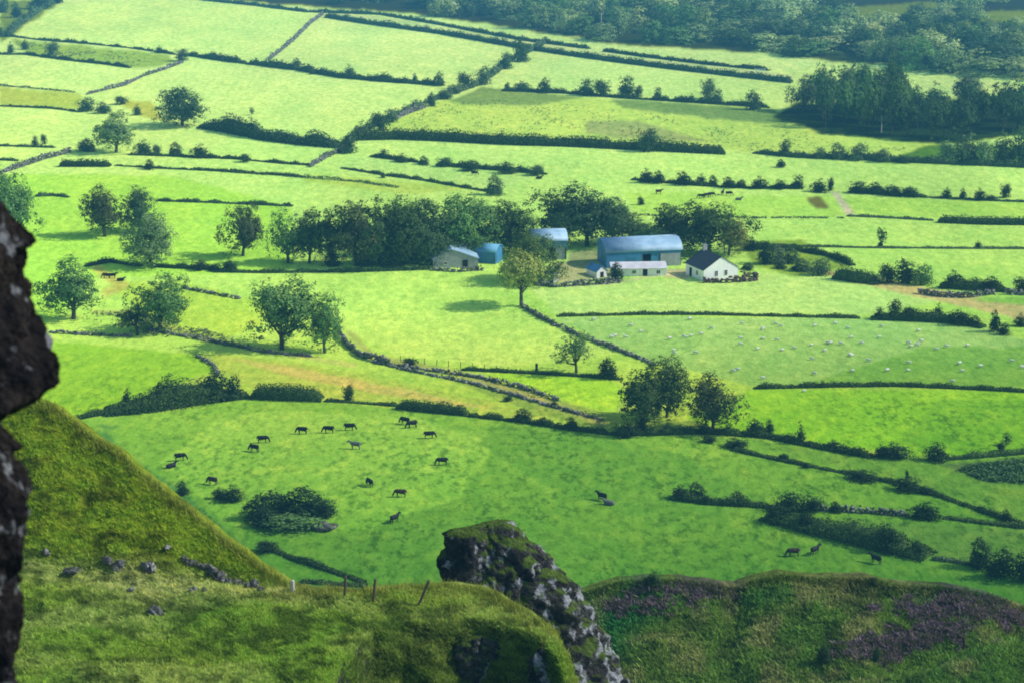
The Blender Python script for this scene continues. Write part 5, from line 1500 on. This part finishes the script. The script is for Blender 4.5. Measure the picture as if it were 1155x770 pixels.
BOULD = []
for s in range(5):
    b = MB(); b.ellipsoid((0, 0, .25), (.5, .42, .38), 18, 12); v = np.concatenate(b.v)
    v = np.array([p * (1 + .55 * mnoise.noise(Vector(p * 2.1) + Vector((s * 9, 0, 0))) + .25 * mnoise.noise(Vector(p * 5.5) + Vector((s * 5, 3, 0)))) for p in v])
    BOULD.append(mesh_from('rock', v, b.f, [M_BOULDER]))
def rock(u, v, wpx, hpx, label, group=None, pt=None):
    p = pt or on_hill(u, v); k = ppm(p)
    o = link('rock', random.choice(BOULD), None, (p.x, p.y, p.z + .03)); o.scale = (wpx / k * 1.15, wpx / k * 1.0, hpx / k * 1.45); o.rotation_euler = (random.uniform(-.2, .2), random.uniform(-.2, .2), random.uniform(0, 6))
    tag(o, label, 'rock', group)
ST_ = [(208, 629, 8, 4), (214, 632, 10, 5), (222, 635, 9, 4), (231, 641, 11, 5), (239, 645, 14, 6), (248, 648, 12, 5), (256, 652, 11, 5), (264, 655, 12, 5), (272, 658, 9, 4), (279, 661, 8, 4), (287, 661, 8, 7), (294, 665, 7, 4), (244, 651, 8, 3)]
for x, y, w_, h_ in ST_: rock(x, y + 1, w_ * 1.15, h_ * 1.35, 'grey rock in the straight spill of stones down the grassy slope', 'spill of grey rocks on the slope')
for x, y, w_, h_, lab in [(53, 626, 9, 8, 'dark little rock by the pillar on the slope'), (80, 645, 20, 7, 'pale flat rock lying in the grass right of the pillar'), (122, 638, 12, 9, 'dark rock, left of the dark pair in mid slope'), (134, 645, 16, 10, 'dark rock, right of the dark pair in mid slope'),
                          (169, 648, 16, 12, 'grey upright rock left of the spill of stones'), (174, 690, 18, 11, 'white rock under a grassy hump on the ledge'), (218, 670, 8, 4, 'tiny dark stone on the ledge below the spill, left of two'), (231, 671, 6, 4, 'tiny dark stone on the ledge below the spill, right of two'),
                          (189, 620, 8, 5, 'small dark stone above the left end of the spill'), (147, 665, 7, 4, 'small pale stone in the straw grass')]:
    rock(x, y + 2, w_, h_, lab)
rock(372, 594, 27, 9, 'brownish bare rock at the right end of the dark scrub patch', pt=gpt(368, 596))
# fence posts on the ledge
for u, v, hpx, lx, lab in [(389, 675, 24, .06, 'upright wooden fence post, leftmost of three on the near ledge'), (421, 679, 27, .14, 'slightly leaning wooden fence post, middle of three on the near ledge'), (472, 682, 30, .6, 'strongly leaning wooden fence post, rightmost of three on the near ledge')]:
    p = on_hill(u, v); k = ppm(p); h = hpx / k
    b = MB(); b.tube([(-lx * .3, 0, -.35), (0, 0, 0), (lx * .5, 0, h * .5), (lx, 0, h), (lx + .005, 0, h + .03)], [.085, .085, .08, .075, .02], 7)
    tag(link('fence_post', b.mesh('fence_post', [M_WOOD]), None, p), lab, 'fence post')
p = on_hill(330, 667); b = MB(); b.tube([(0, 0, -.3), (0, 0, .35), (.02, 0, .7), (.02, 0, .74)], [.14, .13, .10, .05], 7)
tag(link('marker_stone', b.mesh('marker_stone', [M_POLE]), None, p), 'little pale upright stone where the slope meets the ledge', 'stone')

# ------------------------------------------------------------------ camera
cd = bpy.data.cameras.new('Camera'); cam = link('camera', cd, None, (0, 0, CAMH))
cam.rotation_euler = (math.pi / 2 - PITCH, 0, 0)
cd.lens = LENS; cd.sensor_width = 36; cd.clip_start = .5; cd.clip_end = 40000
cd.dof.use_dof = True; cd.dof.focus_distance = 480; cd.dof.aperture_fstop = 1.7
sc.camera = cam
sc.view_settings.view_transform = 'Standard'; sc.view_settings.look = 'None'; sc.view_settings.exposure = 0
sc.cycles.filter_width = 1.9
sc.cycles.max_bounces = 5; sc.cycles.diffuse_bounces = 3; sc.cycles.transparent_max_bounces = 4; sc.cycles.volume_bounces = 0
sc.cycles.use_denoising = True
